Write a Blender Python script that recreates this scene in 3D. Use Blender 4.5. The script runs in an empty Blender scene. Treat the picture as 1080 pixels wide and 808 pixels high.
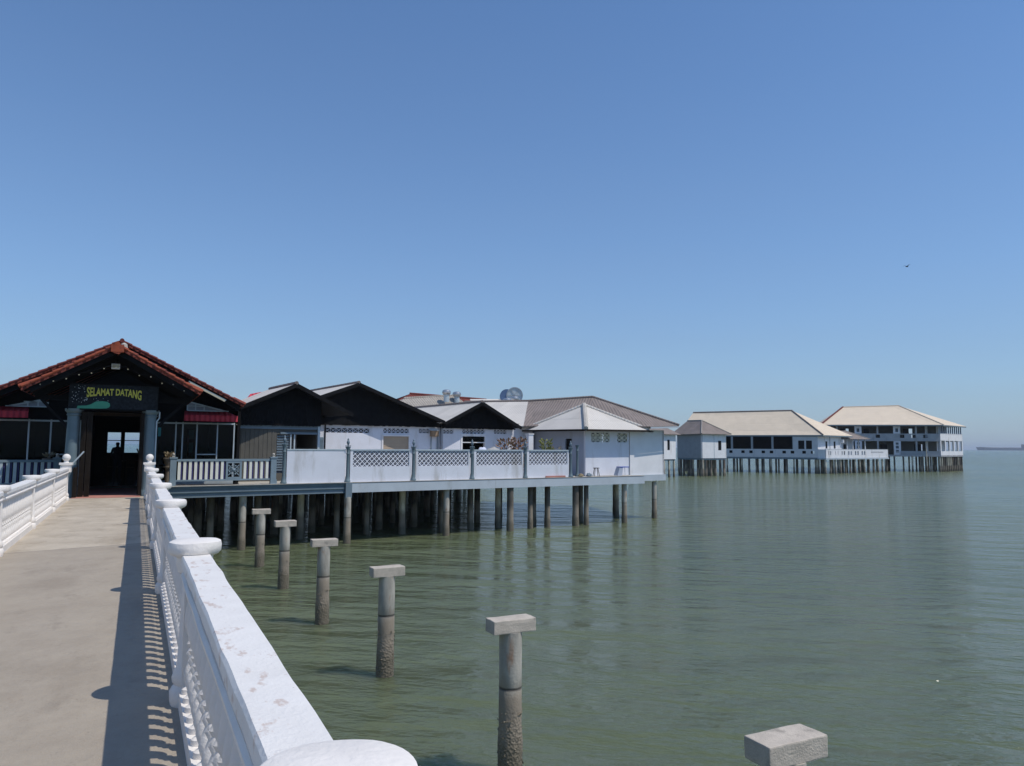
import bpy, bmesh, math, random
from mathutils import Vector, Matrix, noise
random.seed(7)
S = bpy.context.scene
COL = S.collection
R = math.radians
FLOOR = 2.56          # walkway / deck level above the water (z = 0)
EYE = 4.16

# ------------------------------------------------------------------ world, light, camera
wd = bpy.data.worlds.new("World"); S.world = wd; wd.use_nodes = True
nt = wd.node_tree; nt.nodes.clear()
sky = nt.nodes.new('ShaderNodeTexSky'); sky.sky_type = 'NISHITA'; sky.sun_disc = False
SUN = Vector((.40, -.43, 1.0)).normalized()
sky.sun_elevation = math.asin(SUN.z); sky.sun_rotation = math.atan2(SUN.x, SUN.y)
sky.altitude = 0; sky.air_density = 1.0; sky.dust_density = 0.0; sky.ozone_density = 4.0
bg = nt.nodes.new('ShaderNodeBackground'); bg.inputs[1].default_value = 0.11
ow = nt.nodes.new('ShaderNodeOutputWorld')
# humid tropical air: the clear-sky model plus a pale blue veil that thickens towards the horizon
tc = nt.nodes.new('ShaderNodeTexCoord'); sz = nt.nodes.new('ShaderNodeSeparateXYZ'); nt.links.new(tc.outputs['Generated'], sz.inputs[0])
mx_ = nt.nodes.new('ShaderNodeMath'); mx_.operation = 'MAXIMUM'; mx_.inputs[1].default_value = 0.0; nt.links.new(sz.outputs[2], mx_.inputs[0])
ml = nt.nodes.new('ShaderNodeMath'); ml.operation = 'MULTIPLY'; ml.inputs[1].default_value = -4.2; nt.links.new(mx_.outputs[0], ml.inputs[0])
ex = nt.nodes.new('ShaderNodeMath'); ex.operation = 'EXPONENT'; nt.links.new(ml.outputs[0], ex.inputs[0])
m2 = nt.nodes.new('ShaderNodeMath'); m2.operation = 'MULTIPLY'; m2.inputs[1].default_value = .82; nt.links.new(ex.outputs[0], m2.inputs[0])
tint = nt.nodes.new('ShaderNodeMix'); tint.data_type = 'RGBA'; tint.blend_type = 'MULTIPLY'; tint.inputs[0].default_value = 1; tint.inputs[7].default_value = (.80, 1.01, 1.17, 1)
nt.links.new(sky.outputs[0], tint.inputs[6])
veil = nt.nodes.new('ShaderNodeMix'); veil.data_type = 'RGBA'; veil.inputs[7].default_value = (2.12, 2.72, 3.85, 1)
mp_ = nt.nodes.new('ShaderNodeMapping'); mp_.inputs['Scale'].default_value = (1.2, 1.2, 9); nt.links.new(tc.outputs['Generated'], mp_.inputs[0])
wn = nt.nodes.new('ShaderNodeTexNoise'); wn.inputs['Scale'].default_value = 2.2; wn.inputs['Detail'].default_value = 5; nt.links.new(mp_.outputs[0], wn.inputs['Vector'])
wr = nt.nodes.new('ShaderNodeMapRange'); wr.inputs['From Min'].default_value = .35; wr.inputs['From Max'].default_value = .75; wr.inputs['To Min'].default_value = .96; wr.inputs['To Max'].default_value = 1.08; nt.links.new(wn.outputs['Fac'], wr.inputs['Value'])
m3 = nt.nodes.new('ShaderNodeMath'); m3.operation = 'MULTIPLY'; nt.links.new(m2.outputs[0], m3.inputs[0]); nt.links.new(wr.outputs[0], m3.inputs[1]); m2 = m3
nt.links.new(m2.outputs[0], veil.inputs[0]); nt.links.new(tint.outputs[2], veil.inputs[6])
nt.links.new(veil.outputs[2], bg.inputs[0]); nt.links.new(bg.outputs[0], ow.inputs[0])
sl = bpy.data.lights.new('sun', 'SUN'); sl.energy = 2.9; sl.angle = R(.53); sl.color = (1, .94, .85)
so = bpy.data.objects.new('sun', sl); COL.objects.link(so)
so.rotation_euler = SUN.to_track_quat('Z', 'Y').to_euler()
S.view_settings.view_transform = 'Standard'; S.view_settings.look = 'None'
S.view_settings.exposure = 0.15; S.view_settings.gamma = 1; S.view_settings.use_curve_mapping = False
F = 770.0
yaw, pit, roll = R(27.1), math.atan(66.6 / F), R(.38)
fw = Vector((math.sin(yaw) * math.cos(pit), math.cos(yaw) * math.cos(pit), math.sin(pit)))
r0 = Vector((math.cos(yaw), -math.sin(yaw), 0)); u0 = r0.cross(fw)
rt = r0 * math.cos(roll) + u0 * math.sin(roll); up = u0 * math.cos(roll) - r0 * math.sin(roll)
cd = bpy.data.cameras.new('camera'); cam = bpy.data.objects.new('camera', cd); COL.objects.link(cam); S.camera = cam
cd.sensor_width = 36; cd.lens = F * 36 / 1080; cd.clip_start = .05; cd.clip_end = 60000
m = Matrix((rt, up, -fw)).transposed().to_4x4(); m.translation = (0, 0, EYE); cam.matrix_world = m
S.cycles.use_denoising = True
S.cycles.max_bounces = 8; S.cycles.transparent_max_bounces = 12; S.cycles.volume_bounces = 0

# ------------------------------------------------------------------ materials
def nodes(name):
    mt = bpy.data.materials.new(name); mt.use_nodes = True
    t = mt.node_tree; b = t.nodes['Principled BSDF']
    return mt, t, b
def N(t, typ, **kw):
    n = t.nodes.new(typ)
    for k, v in kw.items(): setattr(n, k, v)
    return n
def noi(t, co, scale, detail=4, rough=.55, sx=1, sy=1, sz=1):
    mp = N(t, 'ShaderNodeMapping'); mp.inputs['Scale'].default_value = (sx, sy, sz)
    t.links.new(co, mp.inputs[0])
    n = N(t, 'ShaderNodeTexNoise'); n.inputs['Scale'].default_value = scale
    n.inputs['Detail'].default_value = detail; n.inputs['Roughness'].default_value = rough
    t.links.new(mp.outputs[0], n.inputs['Vector']); return n.outputs['Fac']
def ramp(t, fac, lo, hi, a=0., b=1.):
    r = N(t, 'ShaderNodeMapRange'); r.inputs['From Min'].default_value = lo; r.inputs['From Max'].default_value = hi
    r.inputs['To Min'].default_value = a; r.inputs['To Max'].default_value = b
    t.links.new(fac, r.inputs['Value']); return r.outputs[0]
def mixc(t, fac, a, b):
    n = N(t, 'ShaderNodeMix', data_type='RGBA')
    if isinstance(fac, float): n.inputs[0].default_value = fac
    else: t.links.new(fac, n.inputs[0])
    for i, v in ((6, a), (7, b)):
        if isinstance(v, tuple): n.inputs[i].default_value = (*v, 1)
        else: t.links.new(v, n.inputs[i])
    return n.outputs[2]
def mth(t, op, a, b=None):
    n = N(t, 'ShaderNodeMath', operation=op)
    for i, v in enumerate((a, b)):
        if v is None: continue
        if isinstance(v, (int, float)): n.inputs[i].default_value = v
        else: t.links.new(v, n.inputs[i])
    return n.outputs[0]
def sc(c, k): return tuple(min(1, x * k) for x in c)
def bump(t, b, h, dist, strength=1.0, prev=None):
    n = N(t, 'ShaderNodeBump'); n.inputs['Distance'].default_value = dist; n.inputs['Strength'].default_value = strength
    t.links.new(h, n.inputs['Height'])
    if prev: t.links.new(prev, n.inputs['Normal'])
    t.links.new(n.outputs[0], b.inputs['Normal']); return n.outputs[0]
def mat(name, col, rough=.8, var=.12, scale=3., bm=.004, bs=30., stain=None, sth=.55, streak=1., sscale=1.2, metal=0.):
    mt, t, b = nodes(name)
    geo = N(t, 'ShaderNodeNewGeometry').outputs['Position']
    f = noi(t, geo, scale, 5)
    c = mixc(t, ramp(t, f, .3, .7), sc(col, 1 - var), sc(col, 1 + var))
    if stain:
        g = noi(t, geo, sscale, 7, .65, 1, 1, streak)
        c = mixc(t, ramp(t, g, sth, sth + .17), c, stain)
    t.links.new(c, b.inputs['Base Color']); b.inputs['Roughness'].default_value = rough; b.inputs['Metallic'].default_value = metal
    if max(col) < .06: b.inputs['Specular IOR Level'].default_value = .12
    if bm: bump(t, b, noi(t, geo, bs, 4), bm)
    return mt
def corr(name, col, pitch, depth, stain, var=.1, sth=.5, step=0., sheet=.4):
    """sheet roofing: ridges run down the slope (UV in metres)"""
    mt, t, b = nodes(name)
    uv = N(t, 'ShaderNodeUVMap').outputs[0]; sp = N(t, 'ShaderNodeSeparateXYZ'); t.links.new(uv, sp.inputs[0])
    geo = N(t, 'ShaderNodeNewGeometry').outputs['Position']
    c = mixc(t, ramp(t, noi(t, geo, .8, 5), .3, .7), sc(col, 1 - var), sc(col, 1 + var))
    c = mixc(t, ramp(t, noi(t, uv, 2.2, 6, .7, 1.5, .3, 1), sth, sth + .25), c, stain)
    # tone differs a little from sheet to sheet
    sh = N(t, 'ShaderNodeTexWhiteNoise', noise_dimensions='2D')
    cb = N(t, 'ShaderNodeCombineXYZ')
    t.links.new(mth(t, 'FLOOR', mth(t, 'DIVIDE', sp.outputs[0], .9)), cb.inputs[0]); t.links.new(mth(t, 'FLOOR', mth(t, 'DIVIDE', sp.outputs[1], 1.7)), cb.inputs[1])
    t.links.new(cb.outputs[0], sh.inputs['Vector'])
    c = mixc(t, ramp(t, sh.outputs[0], 0, 1, 0., sheet), c, sc(col, .68))
    t.links.new(c, b.inputs['Base Color']); b.inputs['Roughness'].default_value = .85
    h = mth(t, 'SINE', mth(t, 'MULTIPLY', sp.outputs[0], 2 * math.pi / pitch))
    p = bump(t, b, h, depth)
    st = mth(t, 'FRACT', mth(t, 'DIVIDE', sp.outputs[1], step or 1.7))
    bump(t, b, ramp(t, st, .93, 1), .02 if not step else .05, 1, p)
    return mt

W = {}
W['wall'] = mat('limewashed_wall', (.70, .715, .77), .85, .05, 1.5, .003, 25, (.44, .43, .41), .55, .18)
W['wall2'] = mat('white_wall', (.78, .775, .78), .85, .05, 1.5, .003, 25, (.50, .47, .43), .55, .18)
W['rail'] = mat('white_painted_plaster', (.81, .76, .70), .65, .05, 6, .004, 45, (.58, .54, .49), .62, .6, 2.5)
def coping_mat():
    mt, t, b = nodes('worn_white_coping')
    g = N(t, 'ShaderNodeNewGeometry').outputs['Position']
    c = mixc(t, ramp(t, noi(t, g, 5, 5), .3, .7), (.75, .72, .675), (.82, .79, .745))
    c = mixc(t, ramp(t, noi(t, g, 11, 5, .6, 1.6, .8, 1), .59, .66, 0, .75), c, (.56, .44, .37))
    c = mixc(t, ramp(t, noi(t, g, 60, 3), .74, .78, 0, .8), c, (.3, .25, .22))
    t.links.new(c, b.inputs['Base Color']); b.inputs['Roughness'].default_value = .6
    p = bump(t, b, noi(t, g, 5, 4), .006); bump(t, b, noi(t, g, 70, 4), .0035, 1, p); return mt
W['coping'] = coping_mat()
def walk_mat():
    mt, t, b = nodes('walkway_concrete')
    g = N(t, 'ShaderNodeNewGeometry').outputs['Position']; sp = N(t, 'ShaderNodeSeparateXYZ'); t.links.new(g, sp.inputs[0])
    c = mixc(t, ramp(t, noi(t, g, 1.6, 8, .65), .3, .7), (.38, .315, .235), (.55, .475, .37))
    c = mixc(t, ramp(t, noi(t, g, 3.2, 8, .7, 1, .5, 1), .56, .72, 0, .85), c, (.235, .19, .14))
    c = mixc(t, ramp(t, noi(t, g, 90, 3), .35, .65, 0, .3), c, (.52, .48, .41))
    c = mixc(t, ramp(t, noi(t, g, .9, 9, .72, 1.3, .6, 1), .50, .66, 0, .55), c, (.29, .235, .17))
    c = mixc(t, ramp(t, noi(t, g, 26, 5, .7), .60, .70, 0, .45), c, (.22, .18, .14))
    # the nearer pour of concrete is a darker grey than the farther one
    c = mixc(t, ramp(t, mth(t, 'ADD', sp.outputs[1], mth(t, 'MULTIPLY', sp.outputs[0], -.25)), 13.33, 13.36, .50, 0), c, (.27, .232, .19))
    jx = mth(t, 'ABSOLUTE', mth(t, 'SUBTRACT', mth(t, 'ADD', sp.outputs[1], mth(t, 'MULTIPLY', sp.outputs[0], -.25)), 13.345))
    c = mixc(t, ramp(t, jx, .0, .025, .7, 0), c, (.1, .09, .08))
    t.links.new(c, b.inputs['Base Color']); b.inputs['Roughness'].default_value = .9
    p = bump(t, b, noi(t, g, 5, 6), .02); bump(t, b, noi(t, g, 110, 3), .004, 1, p); return mt
W['walk'] = walk_mat()
def pile_mat(name, top, seam=None):
    mt, t, b = nodes(name)
    g = N(t, 'ShaderNodeTexCoord').outputs['Object']; sp = N(t, 'ShaderNodeSeparateXYZ'); t.links.new(g, sp.inputs[0])
    wpos = N(t, 'ShaderNodeNewGeometry').outputs['Position']
    n1 = noi(t, wpos, 4, 6, .65, 1, 1, .5)
    z = mth(t, 'ADD', sp.outputs[2], mth(t, 'MULTIPLY', mth(t, 'SUBTRACT', n1, .5), .55))
    c = mixc(t, ramp(t, noi(t, wpos, 6, 6, .6, 1, 1, .3), .35, .65), sc(top, .75), sc(top, 1.15))
    c = mixc(t, ramp(t, noi(t, wpos, 3.1, 5, .6, 2, 2, .5), .58, .72), c, (.30, .17, .10))
    c = mixc(t, ramp(t, z, .95, 1.25, 1, 0), c, (.27, .225, .17))      # tide mark
    c = mixc(t, ramp(t, z, .30, .55, 1, 0), c, (.16, .135, .095))      # weed and oysters
    vo = N(t, 'ShaderNodeTexVoronoi'); vo.inputs['Scale'].default_value = 26; t.links.new(wpos, vo.inputs['Vector'])
    sp2 = mth(t, 'MULTIPLY', ramp(t, vo.outputs[0], .12, .22, 1, 0), ramp(t, z, .45, .85, 1, 0))
    c = mixc(t, mth(t, 'MULTIPLY', sp2, .7), c, (.34, .30, .22))
    if seam:
        d = mth(t, 'ABSOLUTE', mth(t, 'SUBTRACT', sp.outputs[2], seam))
        c = mixc(t, ramp(t, d, .008, .028, .85, 0), c, (.05, .045, .04))
    t.links.new(c, b.inputs['Base Color']); b.inputs['Roughness'].default_value = .85
    p = bump(t, b, mth(t, 'MULTIPLY', vo.outputs[0], ramp(t, z, .45, .9, 1, 0)), .014, 1); bump(t, b, noi(t, wpos, 40, 4), .006, 1, p); return mt
W['pile'] = pile_mat('concrete_pile', (.43, .40, .34), 1.08)
W['pile2'] = pile_mat('shaded_pile', (.12, .105, .085))  # darker copy of the pile concrete; shade under the decks put into the colour
W['pile3'] = pile_mat('pale_sunlit_pile', (.60, .54, .42))  # paler copy, sunlight on the outer piles put into the colour
W['cap'] = mat('rough_concrete', (.50, .44, .365), .92, .14, 7, .006, 60, (.27, .24, .2), .56, 1, 6)
W['barn'] = mat('oyster_shell', (.20, .17, .12), .9, .5, 40, .004, 60, (.4, .36, .28), .6, 1, 30)
W['slab'] = mat('pale_blue_grey_paint', (.46, .51, .55), .7, .08, 1.2, .003, 20, (.34, .36, .36), .6, .3, 2)
W['fascia'] = mat('slate_grey_paint', (.15, .20, .235), .6, .1, 2, .002, 20)
W['ledge'] = mat('weathered_ledge', (.46, .43, .38), .9, .15, 3, .006, 30, (.25, .23, .2), .58)
W['grey'] = mat('blue_grey_paint', (.20, .265, .31), .5, .08, 3, .002, 25)
W['colmn'] = mat('blue_grey_column_paint', (.135, .185, .205), .45, .08, 3, .003, 20, (.4, .42, .42), .68, .5)
W['cream'] = mat('cream_slat_paint', (.78, .77, .68), .6, .05)
W['navy'] = mat('navy_slat_paint', (.035, .03, .12), .6, .1)
W['dark'] = mat('dark_stained_timber', (.010, .010, .011), .8, .25, 4, .004, 20)
W['brown'] = mat('dark_brown_timber', (.028, .019, .013), .7, .25, 4, .003, 20)
W['board'] = mat('grey_brown_boarding', (.105, .10, .085), .85, .15, 1.5, .003, 20, (.09, .085, .075), .55, .2)
W['latt'] = mat('grey_violet_hole_shade', (.075, .075, .11), .8, .15)
W['gate'] = mat('dark_gate_timber', (.016, .012, .009), .7, .3, 5, .004, 20)
W['int'] = mat('dark_interior', (.012, .012, .013), .8, .2, 1, 0)  # near-black base stands in for the shade inside the rooms
W['shade'] = mat('grey_shaded_plaster', (.32, .34, .37), .85, .08, 1.5, .003, 25, (.22, .23, .24), .6, .25)  # grey carries the shade of walls turned from the sun
W['bluegrey'] = mat('blue_grey_and_wall_shade', (.40, .44, .52), .85, .06, 1.2, .003, 25, (.3, .32, .35), .62, .25)
W['facade2'] = mat('grey_shaded_render', (.38, .39, .41), .85, .12, 1.0, .003, 25, (.26, .27, .28), .55, .25)  # greyer than the end walls: shade of the long side put into the colour
W['facade'] = mat('pale_blue_render', (.60, .60, .62), .85, .08, 1.0, .003, 25, (.35, .38, .42), .6, .3)
W['roofL'] = corr('pale_cement_sheet', (.66, .62, .56), .177, .012, (.46, .43, .39), .07, .66)
W['roofFar'] = corr('beige_cement_sheet', (.74, .62, .47), .177, .015, (.56, .46, .35), .04, .6, sheet=.14)
W['roofB'] = corr('brown_grey_cement_sheet', (.25, .205, .18), .177, .012, (.15, .13, .115), .12, .52)
W['roofG'] = corr('grey_cement_sheet', (.40, .36, .31), .177, .02, (.22, .2, .18), .1, .5)
W['tile'] = corr('red_clay_tile', (.22, .045, .03), .2, .05, (.10, .022, .018), .25, .5, .32)
W['rake'] = mat('orange_clay', (.34, .07, .028), .8, .35, 5, .006, 30, (.10, .022, .018), .48, 1, 5)
W['rake2'] = mat('dark_red_clay', (.15, .028, .022), .8, .35, 5, .006, 30, (.36, .08, .03), .62, 1, 5)
W['redm'] = corr('red_metal_sheet', (.62, .05, .075), .19, .02, (.38, .04, .05), .08, .6)
W['steel'] = mat('galvanised_steel', (.50, .51, .52), .45, .08, 6, .001, 20, metal=.85)
W['steelw'] = mat('dull_steel_sheet', (.50, .56, .58), .5, .12, 3, .002, 20, metal=.25)
W['bluet'] = mat('blue_steel', (.09, .15, .27), .45, .1)
W['ship'] = mat('ship_hull_paint', (.03, .045, .07), .6, .2, .05, 0)
W['shipr'] = mat('ship_deck_paint', (.16, .07, .06), .6, .2, .05, 0)
W['pink'] = mat('pink_floor_tile', (.52, .24, .19), .6, .12, 4, .002, 30, (.38, .19, .15), .6)
W['tan'] = mat('tan_shutter', (.42, .33, .24), .7, .06)
W['timber'] = mat('old_timber', (.30, .20, .12), .8, .2, 6, .004, 30)
W['sign'] = mat('black_sign_board', (.016, .019, .024), .4, .5, 14, .002, 40)
W['yel'] = mat('yellow_lettering', (.62, .58, .08), .5, .1)
W['green'] = mat('sea_green_paint', (.05, .30, .19), .5, .1)
W['bulb'] = mat('frosted_bulb', (.55, .50, .36), .3, .05, bm=0)
W['cyan'] = mat('turquoise_cloth', (.07, .33, .36), .8, .1)
W['blue'] = mat('blue_plastic', (.05, .09, .42), .4, .05, bm=0)
W['redp'] = mat('faded_red_plank', (.45, .20, .16), .8, .15)
W['cloth1'] = mat('pale_cloth', (.62, .66, .78), .95, .05, 5, .01, 8)
W['cloth2'] = mat('grey_tarpaulin', (.40, .39, .37), .9, .2, 6, .02, 8)
W['skin'] = mat('skin', (.22, .12, .08), .6, .05, bm=0)
W['clothes'] = mat('dark_clothing', (.02, .022, .03), .9, .2, 6, .004, 20)
W['leafo'] = mat('croton_leaf', (.30, .16, .10), .6, .5, 12, 0, stain=(.09, .13, .03), sth=.5, sscale=9)
W['leafy'] = mat('yellow_green_leaf', (.24, .24, .05), .6, .45, 12, 0, stain=(.06, .11, .02), sth=.52, sscale=9)
W['leafd'] = mat('dry_leaf', (.28, .22, .13), .8, .3, 12, 0)
W['pot'] = mat('clay_pot', (.24, .21, .17), .8, .15)
def gloss_floor():
    mt, t, b = nodes('polished_dark_tile'); b.inputs['Base Color'].default_value = (.05, .05, .055, 1); b.inputs['Roughness'].default_value = .06
    return mt
W['gloss'] = gloss_floor()
def glass(tint=(.45, .50, .50, 1)):
    mt = bpy.data.materials.new('window_glass'); mt.use_nodes = True; t = mt.node_tree; t.nodes.clear()
    tr = N(t, 'ShaderNodeBsdfTransparent'); tr.inputs[0].default_value = tint
    gl = N(t, 'ShaderNodeBsdfGlossy'); gl.inputs['Roughness'].default_value = .03
    fr = N(t, 'ShaderNodeFresnel'); fr.inputs[0].default_value = 1.22; mx = N(t, 'ShaderNodeMixShader'); o = N(t, 'ShaderNodeOutputMaterial')
    t.links.new(fr.outputs[0], mx.inputs[0]); t.links.new(tr.outputs[0], mx.inputs[1]); t.links.new(gl.outputs[0], mx.inputs[2]); t.links.new(mx.outputs[0], o.inputs[0])
    return mt
W['glass'] = glass(); W['clear'] = glass((.9, .95, .97, 1))
def water():
    mt, t, b = nodes('green_sea_water')
    g = N(t, 'ShaderNodeNewGeometry').outputs['Position']
    c = mixc(t, ramp(t, noi(t, g, .05, 4, .5, 1, 1.6, 1), .3, .7), (.098, .122, .066), (.124, .144, .082))
    t.links.new(c, b.inputs['Base Color']); ln = N(t, 'ShaderNodeVectorMath', operation='LENGTH'); t.links.new(g, ln.inputs[0])
    t.links.new(ramp(t, ln.outputs['Value'], 12, 90, .10, .19), b.inputs['Roughness'])      # ruffled open water, calmer close to the pier
    b.inputs['IOR'].default_value = 1.33
    b.inputs['Subsurface Weight'].default_value = 1.0; b.inputs['Subsurface Radius'].default_value = (1, 1.1, .8); b.inputs['Subsurface Scale'].default_value = 2.2
    rot = N(t, 'ShaderNodeMapping'); rot.inputs['Rotation'].default_value = (0, 0, R(38)); t.links.new(g, rot.inputs[0]); q = rot.outputs[0]
    gust = ramp(t, noi(t, q, .035, 3, .5, 1, .5, 1), .35, .65, .5, 1.3)
    a = noi(t, q, .42, 2, .5, .45, 1.3, 1)
    n2 = noi(t, q, 1.5, 3, .55, .5, 1.25, 1)
    n3 = noi(t, q, 6.0, 3, .6, .6, 1.1, 1)
    h = mth(t, 'ADD', mth(t, 'MULTIPLY', a, .58), mth(t, 'MULTIPLY', mth(t, 'ADD', mth(t, 'MULTIPLY', n2, .30), mth(t, 'MULTIPLY', n3, .085)), gust))
    bump(t, b, h, .9, 1.0)
    return mt
W['water'] = water()

# ------------------------------------------------------------------ mesh building
class Frame:
    def __init__(s, x, y, deg): s.o = (x, y); s.a = R(deg); s.c = math.cos(s.a); s.s = math.sin(s.a)
    def __call__(s, u, v, z=0): return (s.o[0] + u * s.c - v * s.s, s.o[1] + u * s.s + v * s.c, z)
ID = Frame(0, 0, 0)
T = Frame(5.5, 31.0, 6.9)          # terrace front: u along the edge, v back into the houses
class MB:
    def __init__(s, fr=ID): s.v = []; s.f = []; s.sm = []; s.fr = fr
    def add(s, pts, faces, smooth=False):
        k = len(s.v); s.v += [s.fr(*p) for p in pts]
        s.f += [[i + k for i in f] for f in faces]; s.sm += [smooth] * len(faces); return s
    def box(s, x0, x1, y0, y1, z0, z1):
        return s.add([(x, y, z) for z in (z0, z1) for x, y in ((x0, y0), (x1, y0), (x1, y1), (x0, y1))],
                     [(0, 3, 2, 1), (4, 5, 6, 7), (0, 1, 5, 4), (1, 2, 6, 5), (2, 3, 7, 6), (3, 0, 4, 7)])
    def hexa(s, p):      # 8 points: 4 below, 4 above
        return s.add(p, [(0, 3, 2, 1), (4, 5, 6, 7), (0, 1, 5, 4), (1, 2, 6, 5), (2, 3, 7, 6), (3, 0, 4, 7)])
    def prism(s, poly, z0, z1):
        n = len(poly); return s.add([(x, y, z0) for x, y in poly] + [(x, y, z1) for x, y in poly],
            [tuple(range(n))[::-1], tuple(range(n, 2 * n))] + [(i, (i + 1) % n, (i + 1) % n + n, i + n) for i in range(n)])
    def slab(s, pts, th=.06):     # polygon with vertical thickness below it
        n = len(pts); return s.add([tuple(p) for p in pts] + [(p[0], p[1], p[2] - th) for p in pts],
            [tuple(range(n)), tuple(range(n, 2 * n))[::-1]] + [((i + 1) % n, i, i + n, (i + 1) % n + n) for i in range(n)])
    def tube(s, a, b, r0, r1=None, n=8, smooth=True):
        r1 = r0 if r1 is None else r1; a = Vector(a); b = Vector(b); d = (b - a).normalized()
        x = d.orthogonal().normalized(); y = d.cross(x); P = []
        for c, r in ((a, r0), (b, r1)):
            P += [tuple(c + x * r * math.cos(2 * math.pi * i / n) + y * r * math.sin(2 * math.pi * i / n)) for i in range(n)]
        s.add(P, [(i, (i + 1) % n, (i + 1) % n + n, i + n) for i in range(n)], smooth)
        return s.add(P, [tuple(range(n))[::-1], tuple(range(n, 2 * n))])
    def bar(s, a, b, w, h):       # square bar between two points
        a = Vector(a); b = Vector(b); d = (b - a).normalized(); z = Vector((0, 0, 1))
        if abs(d.z) > .95: z = Vector((0, 1, 0))
        x = d.cross(z).normalized() * w / 2; y = x.cross(d).normalized() * h / 2; P = []
        for c in (a, b): P += [tuple(c - x - y), tuple(c + x - y), tuple(c + x + y), tuple(c - x + y)]
        return s.add(P, [(0, 1, 2, 3), (7, 6, 5, 4), (0, 4, 5, 1), (1, 5, 6, 2), (2, 6, 7, 3), (3, 7, 4, 0)])
    def lathe(s, x, y, z, prof, n=12, smooth=True):
        P = []; Fc = []
        for r, h in prof: P += [(x + r * math.cos(2 * math.pi * i / n), y + r * math.sin(2 * math.pi * i / n), z + h) for i in range(n)]
        for k in range(len(prof) - 1): Fc += [(k * n + i, k * n + (i + 1) % n, (k + 1) * n + (i + 1) % n, (k + 1) * n + i) for i in range(n)]
        s.add(P, Fc, smooth); m_ = len(prof)
        return s.add(P, [tuple(range(n))[::-1], tuple(range((m_ - 1) * n, m_ * n))])
    def ball(s, x, y, z, r, n=10):
        return s.lathe(x, y, z, [(max(.001, r * math.sin(math.pi * k / 7)), -r * math.cos(math.pi * k / 7)) for k in range(8)], n)
    def build(s, name, mt, parent=None, loc=None, bevel=0):
        o3 = Vector(parent['_o']) if parent is not None else Vector(loc or (0, 0, 0))
        me = bpy.data.meshes.new(name); me.from_pydata([tuple(Vector(p) - o3) for p in s.v], [], s.f); me.materials.append(mt)
        bm = bmesh.new(); bm.from_mesh(me); bmesh.ops.remove_doubles(bm, verts=bm.verts, dist=1e-5); bmesh.ops.recalc_face_normals(bm, faces=bm.faces)
        if bevel: bmesh.ops.bevel(bm, geom=[e for e in bm.edges if len(e.link_faces) == 2 and e.calc_face_angle(0) > .6], offset=bevel, segments=2, affect='EDGES', profile=.6)
        uvl = bm.loops.layers.uv.new('UVMap'); Z = Vector((0, 0, 1))
        for f in bm.faces:
            n_ = f.normal; ua = Z.cross(n_); ua = ua.normalized() if ua.length > .02 else Vector((1, 0, 0)); va = n_.cross(ua)
            for l in f.loops: l[uvl].uv = (l.vert.co.dot(ua), l.vert.co.dot(va))
        bm.to_mesh(me); bm.free()
        if any(s.sm):
            me.polygons.foreach_set('use_smooth', [True] * len(me.polygons))
            try: me.set_sharp_from_angle(angle=R(40))
            except Exception: pass
        o = bpy.data.objects.new(name, me); COL.objects.link(o)
        if parent is not None: o.parent = parent; o['_o'] = tuple(o3)
        else: o.location = o3; o['_o'] = tuple(o3)
        return o
def tag(o, label=None, cat=None, group=None, kind=None):
    for k, v in (('label', label), ('category', cat), ('group', group), ('kind', kind)):
        if v: o[k] = v
    return o
def empty(name, loc, label, cat, group=None):
    o = bpy.data.objects.new(name, None); o.empty_display_size = .3; COL.objects.link(o); o.location = loc; o['_o'] = tuple(loc)
    return tag(o, label, cat, group)
def kids(o): return [c for c in bpy.data.objects if c.parent == o]
def clone(o, loc=None, rotz=None, parent=None):
    c = o.copy(); COL.objects.link(c)
    if parent is not None: c.parent = parent
    for k in kids(o): clone(k, parent=c)
    if loc is not None: c.location = loc; c['_o'] = tuple(loc)
    if rotz is not None: c.rotation_euler.z = rotz
    return c
class Seg:
    """straight wall line from a to b (world xy), outward side on the right hand"""
    def __init__(s, a, b):
        s.a = Vector(a[:2]); d = Vector(b[:2]) - s.a; s.L = d.length; s.d = d / s.L; s.n = Vector((s.d.y, -s.d.x))
    def p(s, t, o=0, z=0): q = s.a + s.d * t + s.n * o; return (q.x, q.y, z)
    def box(s, mb, t0, t1, z0, z1, o0, o1):
        return mb.hexa([s.p(t0, o1, z0), s.p(t1, o1, z0), s.p(t1, o0, z0), s.p(t0, o0, z0), s.p(t0, o1, z1), s.p(t1, o1, z1), s.p(t1, o0, z1), s.p(t0, o0, z1)])
    def wall(s, mb, z0, z1, holes=(), th=.15, t0=0, t1=None):
        """wall with real openings (t0, t1, z0, z1)"""
        t1 = s.L if t1 is None else t1
        ts = sorted({t0, t1, *[h[0] for h in holes], *[h[1] for h in holes]})
        for a, b in zip(ts, ts[1:]):
            z = z0
            for h in sorted([h for h in holes if h[0] <= a + 1e-6 and h[1] >= b - 1e-6], key=lambda h: h[2]):
                if h[2] > z + 1e-4: s.box(mb, a, b, z, h[2], -th, 0)
                z = h[3]
            if z < z1 - 1e-4: s.box(mb, a, b, z, z1, -th, 0)
        return mb
def vents(mb, sg, t0, t1, z0, z1, n, w=.022, o0=-.10, o1=-.03):
    """pierced vent blocks: an X and a small centre in each"""
    for i in range(n):
        a = t0 + (t1 - t0) * i / n; b = t0 + (t1 - t0) * (i + 1) / n; o = (o0 + o1) / 2
        mb.bar(sg.p(a, o, z0), sg.p(b, o, z1), .06, w); mb.bar(sg.p(a, o + .004, z1), sg.p(b, o + .004, z0), .055, w)
        sg.box(mb, b - w / 2, b + w / 2, z0, z1, o0, o1 + .01)

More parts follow.
